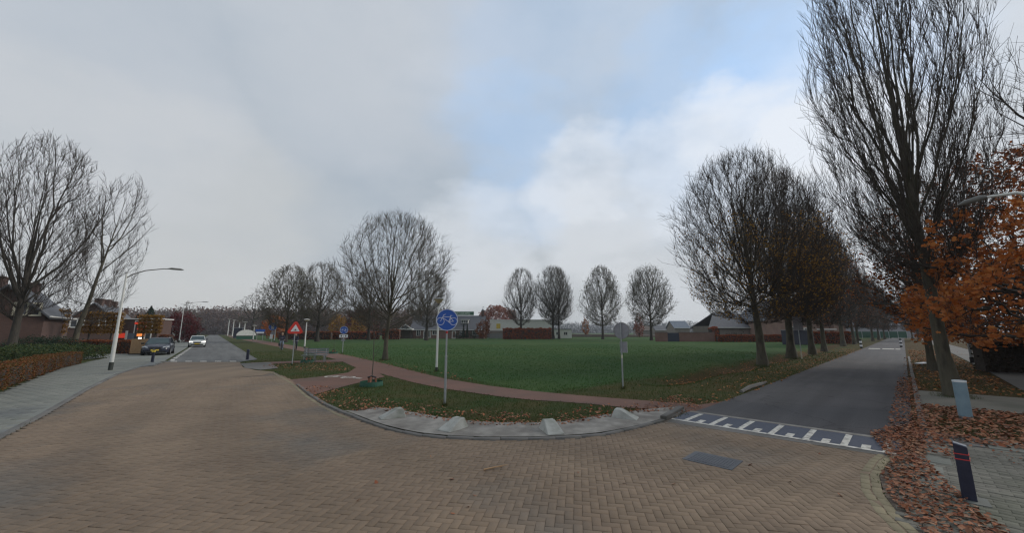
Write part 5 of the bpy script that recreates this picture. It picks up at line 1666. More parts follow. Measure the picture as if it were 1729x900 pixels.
PLH = 3.75
park_lamp((*at(737, 627), -.02), PLH, 'white path lamp with cone head right behind the bike sign')
park_lamp((*at(514, 588), -.02), 3.6, 'white path lamp beside the cyclists and bench', 1.35)
park_lamp((*at(427, 575), -.02), 3.6, 'path lamp at the far left end of the cycle path', 1.9)
park_lamp((*at(463, 577), -.02), 3.9, 'path lamp hidden behind the pale blue round sign', 1.7)
for i, (px, py) in enumerate(((411, 571.5), (402, 570), (392, 568.8), (384, 568))):
    park_lamp((*at(px, py), -.02), 5.2 + i, ['first tiny lamp by the distant white canopy', 'second tiny lamp by the distant white canopy', 'third tiny lamp by the distant white canopy', 'smallest and farthest path lamp'][i], 3.2)


def street_lamp(loc, rz, H, arm, rise, label, s=1.0, group=None):
    r = empty('street_lamp', loc, rz, label, 'street lamp', group)
    mb = MB(); mb.tube([(0, 0, 0), (0, 0, .42)], .095 * s, 14); mb.build('base', M['pole_base'], r, True)
    mb = MB(); mb.tube([(0, 0, .42), (0, 0, 1.9)], .085 * s, 14); mb.tube([(0, 0, 1.9), (0, 0, H * .6), (0, 0, H)], [.065 * s, .055 * s, .04 * s], 12); mb.build('pole', M['pole_white'], r, True)
    mb = MB(); mb.tube([(0, 0, H - .25), (arm * .12, 0, H - .02), (arm * .35, 0, H + rise * .55), (arm * .7, 0, H + rise * .95), (arm * .85, 0, H + rise)], [.03 * s, .03 * s, .028 * s, .025 * s, .022 * s], 8); mb.build('arm', M['lamp_grey'], r, True)
    mb = MB(); mb.tube([(arm * .78, 0, H + rise), (arm * .86, 0, H + rise + .02), (arm * 1.05, 0, H + rise + .015), (arm * 1.12, 0, H + rise)], [.02 * s, .06 * s, .055 * s, .02 * s], 10); mb.build('lamp_head', M['lamp_grey'], r, True)
    return r


lx, ly = at(186, 626)
street_lamp((lx, ly, -.0), math.atan2(.607, .794), 5.05, 2.05, .42, 'white street lamp with curved arm on the left pavement')
lx, ly = at(302, 579)
street_lamp((lx, ly, 0), math.atan2(.607, .794), 7.2, 3.2, .5, 'distant street lamp beside the crimson tree', 1.1)
# lamp arm from the right
tip = aty(1616, 343, 7.4); tail = aty(1745, 333, 6.7)
lampdir = Vector((tail.x - tip.x, tail.y - tip.y)); 
bx, by = tail.x + lampdir.x * .25, tail.y + lampdir.y * .25
r = empty('street_lamp', (bx, by, 0), math.atan2(tip.y - by, tip.x - bx), 'street lamp arm reaching in from the right edge over the orange oak', 'street lamp')
D = math.hypot(tip.x - bx, tip.y - by); zt = (tip.z + tail.z) / 2 + .05
mb = MB(); mb.tube([(0, 0, .0), (0, 0, 1.9), (0, 0, zt - .4)], [.09, .08, .05], 12); mb.build('pole', M['pole_white'], r, True)
mb = MB(); mb.tube([(0, 0, zt - .5), (D * .15, 0, zt - .1), (D * .35, 0, zt + .02), (D * .72, 0, zt + .04)], [.035, .033, .03, .026], 10); mb.build('arm', M['pole_white'], r, True)
mb = MB(); mb.tube([(D * .66, 0, zt + .04), (D * .73, 0, zt + .04), (D * .9, 0, zt + .0), (D * 1.0, 0, zt - .03)], [.03, .06, .055, .02], 12); mb.build('lamp_head', M['lamp_grey'], r, True)
mb = MB(); mb.tube([(D * .55, 0, zt + .06), (D * .55, 0, zt + .1)], [.02, .02], 8); mb.build('sensor', M['lamp_grey'], r)


# bollards
def bollard(loc, rz, label, H=.62, w=.11, top_=.0, bands=True, group='dark bollards', two=False):
    r = empty('bollard', loc, rz, label, 'bollard', group)
    mb = MB(); mb.prism([(-w / 2, 0), (w / 2, 0), (w / 2 - .004, H - .03), (-w / 2 + .004, H)], w * .9); mb.build('post', M['bollard_navy'], r, bevel=.006)
    mb = MB(); mb.prism([(-w / 2 + .008, H - .002), (w / 2 - .008, H - .030), (w / 2 - .008, H - .022), (-w / 2 + .008, H + .006)], w * .84); mb.build('cap', M['bollard_top'], r)
    if bands:
        for z in (H - .115, H - .175):
            mb = MB(); mb.box((0, 0, z), (w + .003, w * .9 + .003, .011)); mb.build('red_band', M['band_red'], r)
    return r


bx, by = at(1638, 847)
bollard((bx, by, 0), math.radians(-48), 'navy bollard with two red bands on the leafy corner pavement', .64, .12)
mb = MB(); mb.box((0, 0, 0), (.3, .3, .02)); o_ = mb.build('base_tile', M['grey_tile'], None); o_.location = (bx, by, .01); o_.rotation_euler = (0, 0, math.radians(-43)); tag(o_, 'pale tile at the foot of the navy bollard', kind='structure')
bx, by = at(257, 612)
r = bollard((bx, by, 0), .3, 'dark bollard with pale top in front of the parked dark car', .85, .13, bands=False)
mb = MB(); mb.box((0, -.02, .72), (.15, .13, .14)); mb.build('reflector', M['plate_yellow'], r)
bx, by = at(417.5, 607.5)
bollard((bx, by, 0), .3, 'dark bollard on the grass tip right of the left road', .72, .16, bands=False)
for px, py, lb in ((1454.5, 588.5, 'black and white striped bollard left of the side road'), (1522, 586.5, 'black and white striped bollard right of the side road')):
    x, y = at(px, py)
    r = empty('striped_bollard', (x, y, 0), 0, lb, 'bollard', 'striped bollards at the far hump')
    for k in range(5):
        mb = MB(); mb.tube([(0, 0, k * .22), (0, 0, k * .22 + .22)], .13, 10); mb.build('black_band' if k % 2 == 0 else 'white_band', M['black' if k % 2 == 0 else 'sign_white'], r, True)

# concrete wedge blocks
BL = [((667, 708), -150, 'leftmost concrete wedge block on the strip'), ((769, 727), -125, 'concrete wedge block below the bike sign'), ((929, 731), -75, 'concrete wedge block right of the strip middle'), ((1051, 709), -28, 'rightmost concrete wedge block with leaves at its toe')]
for (px, py), ang_, lb in BL:
    x, y = at(px, py)
    r = empty('concrete_block', (x, y, .035), math.radians(ang_), lb, 'concrete block', 'concrete wedge blocks on the corner strip')
    mb = MB(); mb.prism([(-.22, 0), (.34, 0), (.34, .02), (-.02, .20), (-.15, .20)], .34)
    v = mb.v
    mb.v = [(a_[0], a_[1] * (.66 if a_[2] > .1 else 1.0), a_[2]) for a_ in v]
    mb.build('wedge', M['block_concrete'], r, bevel=.012)
# manhole
mh = empty('manhole_cover', (*ST(6.68, -2.32), 0), ang_r, 'dark iron rectangular drain cover set in the brick junction', 'manhole cover')
mb = MB(); mb.box((0, 0, -.0125), (.92, .78, .019)); mb.build('mortar_bed', M['plateau_brick'], mh)
mb = MB(); mb.box((0, 0, -.010), (.70, .56, .030)); mb.build('frame', M['manhole_iron'], mh)
mb = MB(); mb.box((0, 0, .003), (.60, .46, .008)); pl = mb.build('plate', M['manhole_iron'], mh)
mb = MB()
for i in range(14): mb.box((-.27 + i * .0415, 0, .0085), (.018, .43, .005))
mb.build('ribs', M['manhole_iron'], pl)
# sleeve beside the big tree
x, y = at(1631, 706)
sl = empty('tree_sleeve', (x, y, -.02), 0, 'pale blue plastic pipe sleeve standing against the tallest tree', 'pipe sleeve')
mb = MB(); mb.tube([(0, 0, 0), (-.0, 0, .86)], .115, 20, cap=False); mb.tube([(0, 0, 0), (0, 0, .85)], .108, 20, cap=False); mb.build('pipe', M['sleeve_blue'], sl, True)
mb = MB(); mb.tube([(0, 0, .82), (0, 0, .855)], .119, 20); mb.build('rim', M['sign_white'], sl, True)
# log / old kerb stones on the left edge of the side road
ekr = empty('edge_log', (*ST(16.4, -4.02), 0), math.atan2(.706, .708), 'weathered edging beam along the left edge of the side road', 'edging beam')
mb = MB(); mb.tube([(-1.7, 0, .0), (-.5, .04, .03), (.6, 0, .02), (1.7, .03, .0)], [.06, .08, .08, .05], 8); mb.build('beam', M['kerb_stone'], ekr, True)
ks = empty('end_kerb', (*at(1140, 701), .0), math.atan2(at(1155, 692)[1] - at(1120, 713)[1], at(1155, 692)[0] - at(1120, 713)[0]), 'raised kerb end beside the painted teeth', 'kerb stone')
mb = MB(); mb.box((0, .05, .04), (1.5, .14, .11)); mb.build('stone', M['kerb_stone'], ks, bevel=.012)


# bench
x, y = at(531, 611)
be = empty('park_bench', (x, y, -.02), math.radians(12), 'grey slatted park bench beside the cycle path', 'bench')
for i in range(4):
    mb = MB(); mb.box((0, -.18 + i * .12, .45), (1.55, .09, .035)); mb.build('seat_slat', M['bench_wood'], be)
for i in range(3):
    mb = MB(); mb.box((0, .26 + i * .02, .58 + i * .13), (1.55, .03, .095)); mb.build('back_slat', M['bench_wood'], be)
for sx in (-.62, 0.0, .62):
    mb = MB(); mb.box((sx, -.17, .21), (.05, .05, .44)); mb.box((sx, .2, .21), (.05, .05, .44)); mb.box((sx, .01, .415), (.05, .42, .035)); mb.box((sx, .285, .64), (.045, .045, .45)); mb.build('leg_frame', M['galvanised'], be)


# young staked trees with green watering rings
def sapling(loc, H, label, seed, full=True):
    rng = np.random.default_rng(seed)
    r = empty('young_tree', loc, 0, label, 'young tree', 'young trees with green watering rings')
    mb = MB()
    mb.tube([(0, 0, 0), (.02, 0, H * .3), (-.01, .01, H * .65), (.01, 0, H)], [.022, .018, .012, .005], 7)
    mb.build('trunk', M['twig_grey'], r, True)
    mb = MB()
    for k in range(12 if full else 5):
        z = H * rng.uniform(.35, .95); a = rng.uniform(0, 6.28); l = rng.uniform(.15, .45) * (1.15 - z / H) * 1.6
        mb.tube([(0, 0, z), (math.cos(a) * l * .5, math.sin(a) * l * .5, z + l * .5), (math.cos(a) * l, math.sin(a) * l, z + l * 1.25)], [.007, .005, .003], 4)
    mb.build('crown', M['twig_grey'], r)
    for a in (.6, 2.7, 4.8):
        mb = MB(); mb.tube([(math.cos(a) * .17, math.sin(a) * .17, 0), (math.cos(a) * .13, math.sin(a) * .13, .34)], .032, 8); mb.build('stake', M['stake_wood'], r, True)
    mb = MB(); mb.tube([(-.15, 0, .31), (0, .05, .33), (.15, 0, .31), (.02, -.06, .36), (-.15, 0, .31)], .028, 6); mb.build('tie', M['black'], r, True)
    mb = MB(); mb.tube([(0, 0, 0), (0, 0, .17)], [.42, .40], 24, cap=False); mb.tube([(0, 0, 0), (0, 0, .165)], [.40, .38], 24, cap=False); mb.build('watering_ring', M['ring_green'], r, True)
    mb = MB(); mb.tube([(0, 0, .0), (0, 0, .10)], [.38, .36], 20); mb.build('soil', M['dark_wood'], r)
    return r


sapling((*at(627, 651), -.02), 2.75, 'thin sapling with red stakes on the near grass corner', 151)
sapling((*at(519, 612), -.02), 1.1, 'short staked sapling in front of the bench', 152, False)
sapling((*at(563, 597), -.02), 1.3, 'staked sapling left of the blue path sign', 153, False)
# small posts
x, y = at(1354, 606)
pm = empty('marker_post', (x, y, 0), 0, 'thin grey and yellow marker post by the ditch', 'marker post')
mb = MB(); mb.tube([(0, 0, .0), (0, 0, .5)], .04, 8); mb.build('yellow_foot', M['cream_board'], pm)
mb = MB(); mb.tube([(0, 0, .5), (0, 0, 2.5)], .03, 8); mb.build('post', M['galvanised'], pm)
mb = MB(); mb.box((0, 0, 2.6), (.7, .03, 1.0)); mb.build('sign_panel', M['sign_back'], pm)
x, y = at(1642, 613)
pq = empty('footpath_lamp', (x, y, 0), 0, 'leaning pale pole at the edge of the right footpath', 'lamp post')
mb = MB(); mb.tube([(0, 0, 0), (0, 0, .35)], .1, 10); mb.build('base', M['black'], pq)
mb = MB(); mb.tube([(0, 0, .35), (0, 0, 4.6)], [.075, .05], 10); mb.build('pole', M['galvanised'], pq, True)
x, y = at(1716, 614)
wp = empty('garden_post', (x, y, 0), 0, 'short white garden post at the right edge', 'post')
mb = MB(); mb.box((0, 0, .28), (.16, .16, .56)); mb.build('post', M['sign_white'], wp)
mb = MB(); mb.box((-.1, 0, .6), (.42, .2, .08)); mb.build('cap', M['sign_white'], wp)
x, y = at(1559, 616)
wb = empty('white_board', (x, y, .06), .5, 'white board lying among the leaves by the second tree', 'board')
mb = MB(); mb.box((0, 0, .03), (1.4, .35, .06)); mb.build('board', M['sign_white'], wb)
# twig on the junction
tw = empty('fallen_twig', (*at(835, 794), .01), .3, 'brown fallen twig lying on the brick junction', 'twig')
mb = MB(); mb.tube([(-.16, 0, .008), (-.02, .03, .012), (.14, .05, .02), (.22, .09, .012)], [.012, .010, .006, .003], 6); mb.tube([(.0, .03, .012), (.12, .01, .02)], [.005, .003], 5); mb.build('stick', M['plank_tan'], tw)

# rough tufts at the feet of posts and trunks
def tufts(pts, seed=77):
    rng = np.random.default_rng(seed); out = []
    for (x, y, r_, n, h_) in pts:
        a_ = rng.uniform(0, 6.28, n); q = r_ * rng.uniform(.7, 1.8, n) ** 1
        P = np.stack([x + np.cos(a_) * q, y + np.sin(a_) * q], 1)
        h = h_ * rng.uniform(.4, 1.2, n); d = np.stack([np.cos(a_ + 1.5), np.sin(a_ + 1.5)], 1) * .006; ln = rng.uniform(.1, .7, n) * h; b_ = rng.uniform(0, 6.28, n)
        V = np.zeros((n, 3, 3)); V[:, 0, :2] = P - d; V[:, 1, :2] = P + d; V[:, :2, 2] = -.03
        V[:, 2, :2] = P + np.stack([np.cos(b_), np.sin(b_)], 1) * ln[:, None]; V[:, 2, 2] = -.03 + h
        out.append((V.reshape(-1, 3), np.arange(n * 3).reshape(-1, 3)))
    V, F = join(out)
    tag(link('grass_tufts', mesh_np('grass_tufts', V, F), M['grass_blade']), 'longer grass tufts round post and tree feet', 'grass', kind='stuff')


tufts([(*at(751, 684), .05, 160, .14), (*at(1052, 656), .05, 140, .16), (*at(493, 617), .05, 120, .18), (*at(737, 627), .09, 160, .16), (*ST(18.3, .88), .33, 500, .13), (*at(1288, 618), .36, 500, .2),
       (*at(650, 608), .28, 420, .2), (*at(1337, 605), .42, 400, .2), (*at(627, 651), .42, 300, .12), (*at(578, 597), .08, 100, .2), (*at(1640, 846), .09, 70, .05)])

# ------------------------------------------------------------------ buildings
def gable_roof(mb, w, d, ze, zr, over=.35, th=.18, hip=0.0, ridge_off=0.0):
    """ridge along x, width w (x), depth d (y)"""
    x0, x1 = -w / 2 - over, w / 2 + over
    y0, y1 = -d / 2 - over, d / 2 + over
    slope = (zr - ze) / (d / 2)
    zl = ze - over * slope
    top_ = [(x0, y0, zl), (x1, y0, zl), (x1 - hip, ridge_off, zr), (x0 + hip, ridge_off, zr), (x1, y1, zl), (x0, y1, zl)]
    vs = top_ + [(a, b, c - th) for a, b, c in top_]
    fs = [(0, 1, 2, 3), (3, 2, 4, 5), (6, 9, 8, 7), (9, 11, 10, 8), (0, 6, 7, 1), (5, 4, 10, 11), (1, 7, 8, 2), (2, 8, 10, 4), (0, 3, 9, 6), (3, 5, 11, 9)]
    if hip: fs += []
    mb.add(vs, fs)


def walls(mb, w, d, ze, zr=None):
    """box walls, optional gables at the x ends"""
    vs = [(-w / 2, -d / 2, 0), (w / 2, -d / 2, 0), (w / 2, d / 2, 0), (-w / 2, d / 2, 0), (-w / 2, -d / 2, ze), (w / 2, -d / 2, ze), (w / 2, d / 2, ze), (-w / 2, d / 2, ze)]
    fs = [(0, 1, 5, 4), (2, 3, 7, 6)]
    if zr:
        vs += [(-w / 2, 0, zr - .02), (w / 2, 0, zr - .02)]
        fs += [(1, 2, 6, 9, 5), (3, 0, 4, 8, 7)]
    else:
        fs += [(1, 2, 6, 5), (3, 0, 4, 7), (4, 5, 6, 7)]
    mb.add(vs, fs)


def window(parent, c, w, h, face='y', frame='white_trim', glass='window_glass', bars=1, name='window', fr=.09):
    """frame stands proud of the wall; face '-y' (front) or 'x' gable"""
    mb = MB()
    q = .12
    def bx(cu, cz, su, sz, dp, off):
        if face == 'y': mb.box((c[0] + cu, c[1] - off, c[2] + cz), (su, dp, sz))
        else: mb.box((c[0] + off * (1 if face == 'x+' else -1), c[1] + cu, c[2] + cz), (dp, su, sz))
    bx(0, h / 2, w + fr, fr, q, .02); bx(0, -h / 2, w + fr * 1.6, fr, q + .06, .03); bx(-w / 2, 0, fr, h - fr, q, .02); bx(w / 2, 0, fr, h - fr, q, .02)
    for k in range(bars): bx(-w / 2 + w * (k + 1) / (bars + 1), 0, fr * .7, h - fr, q * .7, .02)
    f = mb.build(name, M[frame], parent)
    mb = MB(); bx(0, 0, w - fr, h - fr, .03, .012); mb.build('pane', M[glass], f)
    return f


def house(name, loc, rz, w, d, ze, zr, label, wallm='brick_wall', roofm='roof_tile', hip=0.0, chim=(), over=.35, cat='house', group=None):
    r = empty(name, loc, rz, label, cat, group)
    mb = MB(); walls(mb, w, d, ze, zr if not hip else None); mb.build('wall', M[wallm], r)
    mb = MB(); gable_roof(mb, w, d, ze, zr + .15, over, hip=hip); ro = mb.build('roof', M[roofm], r)
    for cx_, cy_, ch, cw in chim:
        mb = MB(); mb.box((cx_, cy_, zr - .6 + ch / 2), (cw, cw * .8, ch + 1)); mb.box((cx_, cy_, zr - .1 + ch), (cw * 1.12, cw * .92, .12)); mb.build('chimney', M['brick_brown'], ro)
    mb = MB(); mb.tube([(-w / 2 - over, -d / 2 - over - .06, ze - over * (zr - ze) / (d / 2) - .02), (w / 2 + over, -d / 2 - over - .06, ze - over * (zr - ze) / (d / 2) - .02)], .07, 6); mb.build('gutter', M['white_trim'], ro)
    return r


# chapel farmhouse
YK = 119.0
xa, xb = aty(693, 572, YK).x, aty(816, 572, YK).x
wk = xb - xa
kh = house('long_farmhouse', ((xa + xb) / 2, YK + 5, 0), 0, wk, 10, 2.9, 7.0, 'long low brick farmhouse with dark roof and green name board', 'brick_wall', 'roof_tile', chim=())
ox = (xa + xb) / 2
for px, wv_, hv, zc in ((706.5, 1.1, 1.7, 1.75), (725, .8, 1.9, 1.3), (734.5, 1.6, 1.2, 1.8), (803, 1.9, 1.1, 1.6), (779, .8, 1.2, 1.6)):
    window(kh, (aty(px, 560, YK).x - ox, -5.02, zc), wv_, hv, fr=.16)
dr = window(kh, (aty(766.5, 560, YK).x - ox, -5.02, 1.15), 1.0, 2.1, name='door', frame='white_trim', bars=0, fr=.2, glass='brick_wall')
dr = window(kh, (aty(718.5, 560, YK).x - ox, -5.02, 1.15), 1.0, 2.1, name='door', frame='white_trim', bars=1, fr=.2)
# dormer
dm = aty(784, 545, YK).x - ox
mb = MB(); mb.box((dm, -2.6, 5.15), (2.0, 2.4, 1.1)); dd = mb.build('dormer', M['white_trim'], kh)
mb = MB(); mb.box((dm, -2.7, 5.78), (2.5, 2.8, .15)); mb.build('dormer_roof', M['white_trim'], dd)
for q in (-.65, 0, .65):
    mb = MB(); mb.box((dm + q, -3.82, 5.15), (.5, .03, .8)); mb.build('pane', M['window_glass'], dd)
mb = MB(); mb.box((aty(813, 540, YK).x - ox, 0, 7.5), (.9, .9, 2.3)); tw_ = mb.build('turret', M['brick_brown'], kh)
mb = MB(); tx_ = aty(813, 540, YK).x - ox; mb.add([(tx_ - .55, -.55, 8.65), (tx_ + .55, -.55, 8.65), (tx_ + .55, .55, 8.65), (tx_ - .55, .55, 8.65), (tx_, 0, 9.4)], [(0, 1, 4), (1, 2, 4), (2, 3, 4), (3, 0, 4), (3, 2, 1, 0)]); mb.tube([(tx_, 0, 9.3), (tx_, 0, 10.0)], .04, 5); mb.box((tx_ + .15, 0, 9.95), (.5, .04, .12)); mb.build('turret_cap', M['roof_tile'], tw_)
# porch at left end
pxc = aty(684, 560, YK).x - ox
mb = MB(); mb.box((pxc, -6.3, 2.8), (5.4, 3.2, .3)); po = mb.build('porch_roof', M['white_trim'], kh)
mb = MB(); mb.prism([(pxc - 2.0 + .8, 2.96), (pxc + 2.0 + .8, 2.96), (pxc + .8, 4.3)], .3, Matrix.Translation((0, -7.7, 0))); mb.build('porch_gable', M['white_trim'], po)
mb = MB(); mb.prism([(pxc - 1.5 + .8, 3.02), (pxc + 1.5 + .8, 3.02), (pxc + .8, 4.0)], .1, Matrix.Translation((0, -7.86, 0))); mb.build('gable_panel', M['roof_tile'], po)
mb = MB(); mb.box((pxc, -5.6, 1.32), (4.8, 1.2, 2.62)); mb.build('porch_back', M['dark_wood'], kh)
for q in (-2.4, 2.4): 
    mb = MB(); mb.box((pxc + q, -7.7, 1.32), (.2, .2, 2.64)); mb.build('porch_post', M['dark_wood'], kh)
# name board
bx0, bx1 = aty(754.5, 530, YK).x - ox, aty(797.5, 530, YK).x - ox
zb0, zb1 = aty(776, 533.3, YK).z, aty(776, 526.8, YK).z
mb = MB(); mb.box(((bx0 + bx1) / 2, -.2, (zb0 + zb1) / 2 + .35), (bx1 - bx0, .2, zb1 - zb0)); nb_ = mb.build('name_board', M['green_board'], kh)
mb = MB(); mb.box((bx0 - .45, .2, (zb0 + zb1) / 2 + .25), (.7, .7, 1.4)); mb.build('chimney', M['brick_grey'], kh)
tcv = bpy.data.curves.new('lettering', 'FONT'); tcv.body = 'HUBERTUSKAPEL'; tcv.size = 1.12; tcv.extrude = .02; tcv.align_x = 'LEFT'; tcv.space_character = 1.0
to = bpy.data.objects.new('lettering_tmp', tcv); COL.objects.link(to)
bpy.context.view_layer.update()
dg = bpy.context.evaluated_depsgraph_get()
tme = bpy.data.meshes.new_from_object(to.evaluated_get(dg))
bpy.data.objects.remove(to)
lo_ = link('lettering', tme, None, nb_); tme.materials.clear(); tme.materials.append(M['text_pale'])
wtxt = max(v.co.x for v in tme.vertices)
sct = (bx1 - bx0) * .82 / wtxt
lo_.rotation_euler = (math.radians(90), 0, 0); lo_.scale = (sct, 1.02, 1); lo_.location = (bx0 + .25, -.33, (zb0 + zb1) / 2 - .04)
# tall slim dark cypresses in front of the farmhouse
for i, px in enumerate((782.5, 788.5)):
    q = aty(px, 572, YK - 2)
    cone_tree('cypress', (q.x, q.y, 0), 4.4, .55, 'conifer', ['left', 'right'][i] + ' slim dark cypress below the farmhouse dormer', 160 + i, 700, .25)
for i, (px, r3) in enumerate(((775, 1.0), (801, 1.3))):
    q = aty(px, 572, YK - 2); bush('green_bush', (q.x, q.y, 0), (1.6, 1, r3), 500, .22, 'conifer', ['dark bush by the farmhouse door', 'dark bush right of the cypresses'][i], seed=165 + i)
# white hall
YW = 128
xa, xb = aty(827, 560, YW).x, aty(932, 560, YW).x
zt_ = aty(880, 541, YW).z; zl_ = aty(880, 555.5, YW).z
wh_ = empty('white_hall', ((xa + xb) / 2, YW + 8, 0), 0, 'long white flat-roofed hall behind the red hedge', 'hall')
mb = MB(); mb.box((0, 0, zt_ / 2), (xb - xa, 16, zt_)); mb.build('wall', M['white_metal'], wh_)
mb = MB(); mb.box((0, 0, zt_ + .1), (xb - xa + .3, 16.3, .25)); mb.build('roof_edge', M['white_trim'], wh_)
mb = MB(); mb.box((-(xb - xa) / 2 + 2.8, -8.06, zt_ - 1.9), (1.3, .08, 1.6)); mb.build('yellow_emblem', M['plate_yellow'], wh_)
mb = MB(); mb.box((0, -8.1, zl_ * .4), (xb - xa, .2, zl_ * .8)); mb.build('plinth', M['brick_grey'], wh_)
wan = empty('white_annex', (aty(942, 560, YW).x, YW + 3, 0), 0, 'low white annex with grey flat roof right of the white hall', 'building')
mb = MB(); mb.box((0, 0, 1.4), (9, 6, 2.8)); mb.build('wall', M['white_metal'], wan)
mb = MB(); mb.box((-.5, 0, 2.9), (10, 6.4, .25)); mb.build('roof', M['sign_back'], wan)
for q in (-2.5, 0, 2.5): window(wan, (q, -3.02, 1.5), 1.2, 1.0, fr=.14)
gate = empty('wooden_gate', (aty(839, 573, 112).x, 112, 0), 0, 'grey slatted gate between farmhouse and red hedge', 'gate')
for i in range(5):
    mb = MB(); mb.box((0, 0, .25 + i * .28), (5.2, .05, .14)); mb.build('slat', M['bench_wood'], gate)
for q in (-2.6, 0, 2.6):
    mb = MB(); mb.box((q, .06, .75), (.14, .06, 1.5)); mb.build('post', M['bench_wood'], gate)
# low railing in front of the farmhouse
fr_ = empty('low_fence', (aty(690, 573, 112).x, 112, 0), 0, 'low dark fence before the farmhouse porch', 'fence')
for i in range(2):
    mb = MB(); mb.box((0, 0, .5 + i * .5), (9, .05, .1)); mb.build('rail', M['dark_wood'], fr_)
for i in range(8):
    mb = MB(); mb.box((-4.4 + i * 1.26, .05, .55), (.1, .06, 1.1)); mb.build('post', M['dark_wood'], fr_)
# brick wall with navy gate
w0, w1 = at(1107, 577), at(1207, 577)
bw = empty('garden_wall', ((w0[0] + w1[0]) / 2, (w0[1] + w1[1]) / 2, 0), math.atan2(w1[1] - w0[1], w1[0] - w0[0]), 'long red brick garden wall beyond the field, right half', 'wall')
Lw = math.hypot(w1[0] - w0[0], w1[1] - w0[1]); gt0, gt1 = .205, .40
for a_, b_ in ((0, gt0), (gt1, 1)):
    mb = MB(); mb.box((-Lw / 2 + (a_ + b_) / 2 * Lw, 0, .93), ((b_ - a_) * Lw, .35, 1.86)); mb.build('wall_section', M['brick_wall'], bw)
    mb = MB(); mb.box((-Lw / 2 + (a_ + b_) / 2 * Lw, 0, 1.9), ((b_ - a_) * Lw + .1, .45, .08)); mb.build('coping', M['roof_tile'], bw)
mb = MB(); mb.box((-Lw / 2 + (gt0 + gt1) / 2 * Lw, 0, .9), ((gt1 - gt0) * Lw - .02, .12, 1.8)); mb.build('gate', M['navy_gate'], bw)
# barn with hipped roof
b0, b1 = aty(1200, 575, 86), aty(1290, 575, 86)
bn = house('hipped_barn', ((b0.x + b1.x) / 2, 90, 0), 0, b1.x - b0.x, 8, 3.3, 6.3, 'grey brick barn with dark hipped roof behind the low red hedge', 'brick_grey', 'roof_tile', hip=3.6, over=.5, cat='barn')
window(bn, (5.0 - 1, -4.02, 2.0), 1.6, 1.0, frame='dark_wood', fr=.1)
mb = MB(); mb.box((-5, -4.1, 1.5), (2.4, .12, 2.6)); mb.build('door', M['dark_wood'], bn)
mb = MB()
mb.add([(1.0, -4.62, 3.0), (3.5, -4.6, 3.0), (2.6, -.9, 6.0), (2.4, -.9, 6.0)], [(0, 1, 2, 3)])
# brick house with gable facing
hh_ = house('brick_house', (aty(1318, 570, 84).x, 86, 0), math.radians(90), 11, 10.5, 4.6, 9.0, 'pink brick house with gable end behind the second avenue tree', 'brick_pink', 'roof_tile', chim=((3, 0, 1.2, .9),))
window(hh_, (-5.52, .9 + 2.0, 5.9), 1.3, 1.5, 'x-', fr=.16, bars=0)
window(hh_, (-5.52, .1, 2.0), 1.9, 2.0, 'x-', fr=.16)
window(hh_, (-5.52, -3.2, 2.0), 1.2, 1.5, 'x-', fr=.16)
# long house behind the avenue
lh = house('long_brick_house', (aty(1376, 570, 84).x, 89, 0), math.radians(-3), 9.6, 9, 4.7, 8.0, 'long brick house with white gutter lines behind the avenue trees', 'brick_wall', 'roof_tile')
for q in (-3, 0, 3): window(lh, (q, -4.52, 1.5), 1.4, 1.2, fr=.12)
mb = MB(); mb.box((0, -4.75, 2.55), (10, .4, .22)); mb.build('canopy_edge', M['white_trim'], lh)
bg_ = house('brick_barn', (aty(1413, 570, 92).x, 99, 0), math.radians(90), 12, 6.5, 3.4, 6.6, 'reddish barn gable behind the fifth avenue tree', 'brick_pink', 'roof_tile', cat='barn')
# grey industrial shed + green fence
sh = empty('grey_shed', (aty(1476, 570, 135).x, 150, 0), math.radians(-12), 'low pale grey shed beyond the avenue trees', 'shed')
mb = MB(); walls(mb, 40, 16, 4.5); mb.build('wall', M['sign_back'], sh)
mb = MB(); gable_roof(mb, 40, 16, 4.5, 8.0, .3); mb.build('roof', M['roof_blue'], sh)
gf = empty('green_fence', (aty(1475, 575, 112).x, 120, 0), math.radians(-6), 'long green panel fence before the grey shed', 'fence')
mat('fence_green', (.02, .085, .055), (.028, .10, .065), 3, .8)
for i in range(14):
    mb = MB(); mb.box((-17.5 + i * 2.5, 0, 1.15), (2.44, .06, 1.9)); mb.build('panel', M['fence_green'], gf)
for i in range(15):
    mb = MB(); mb.box((-18.75 + i * 2.5, -.06, 1.1), (.12, .08, 2.2)); mb.build('post', M['galvanised'], gf)
# dark container by the avenue
ct = empty('dark_container', (*at(1348, 582), 0), .1, 'dark garden shed between the second and third avenue trees', 'garden shed')
mb = MB(); mb.box((0, 0, 1.1), (3.4, 2.4, 2.2)); mb.build('body', M['navy_gate'], ct)
mb = MB(); mb.box((0, 0, 2.26), (3.6, 2.6, .1)); mb.build('roof', M['sign_back'], ct)
# small far houses
for px0, px1, D_, H_, lb, mm in ((1140, 1165, 150, 6.2, 'small blue roofed house on the horizon', 'roof_blue'), (1108, 1138, 190, 5.0, 'low dome-roofed sheds on the horizon', 'roof_tile'), (1078, 1100, 200, 5.0, 'low shed behind the round sign back', 'roof_brown')):
    a_, b_ = aty(px0, 565, D_), aty(px1, 565, D_)
    house('far_house', ((a_.x + b_.x) / 2, D_ + 4, 0), 0, b_.x - a_.x, 8, H_ * .6, H_, lb, 'brick_grey', mm)
# left houses
def polar(px, D):
    r_ = ray(px, 560); k_ = math.hypot(r_.x, r_.y)
    return Vector((r_.x / k_ * D, r_.y / k_ * D, 0))


def zat(px, py, D):
    r_ = ray(px, py); return CAM_H + r_.z / math.hypot(r_.x, r_.y) * D


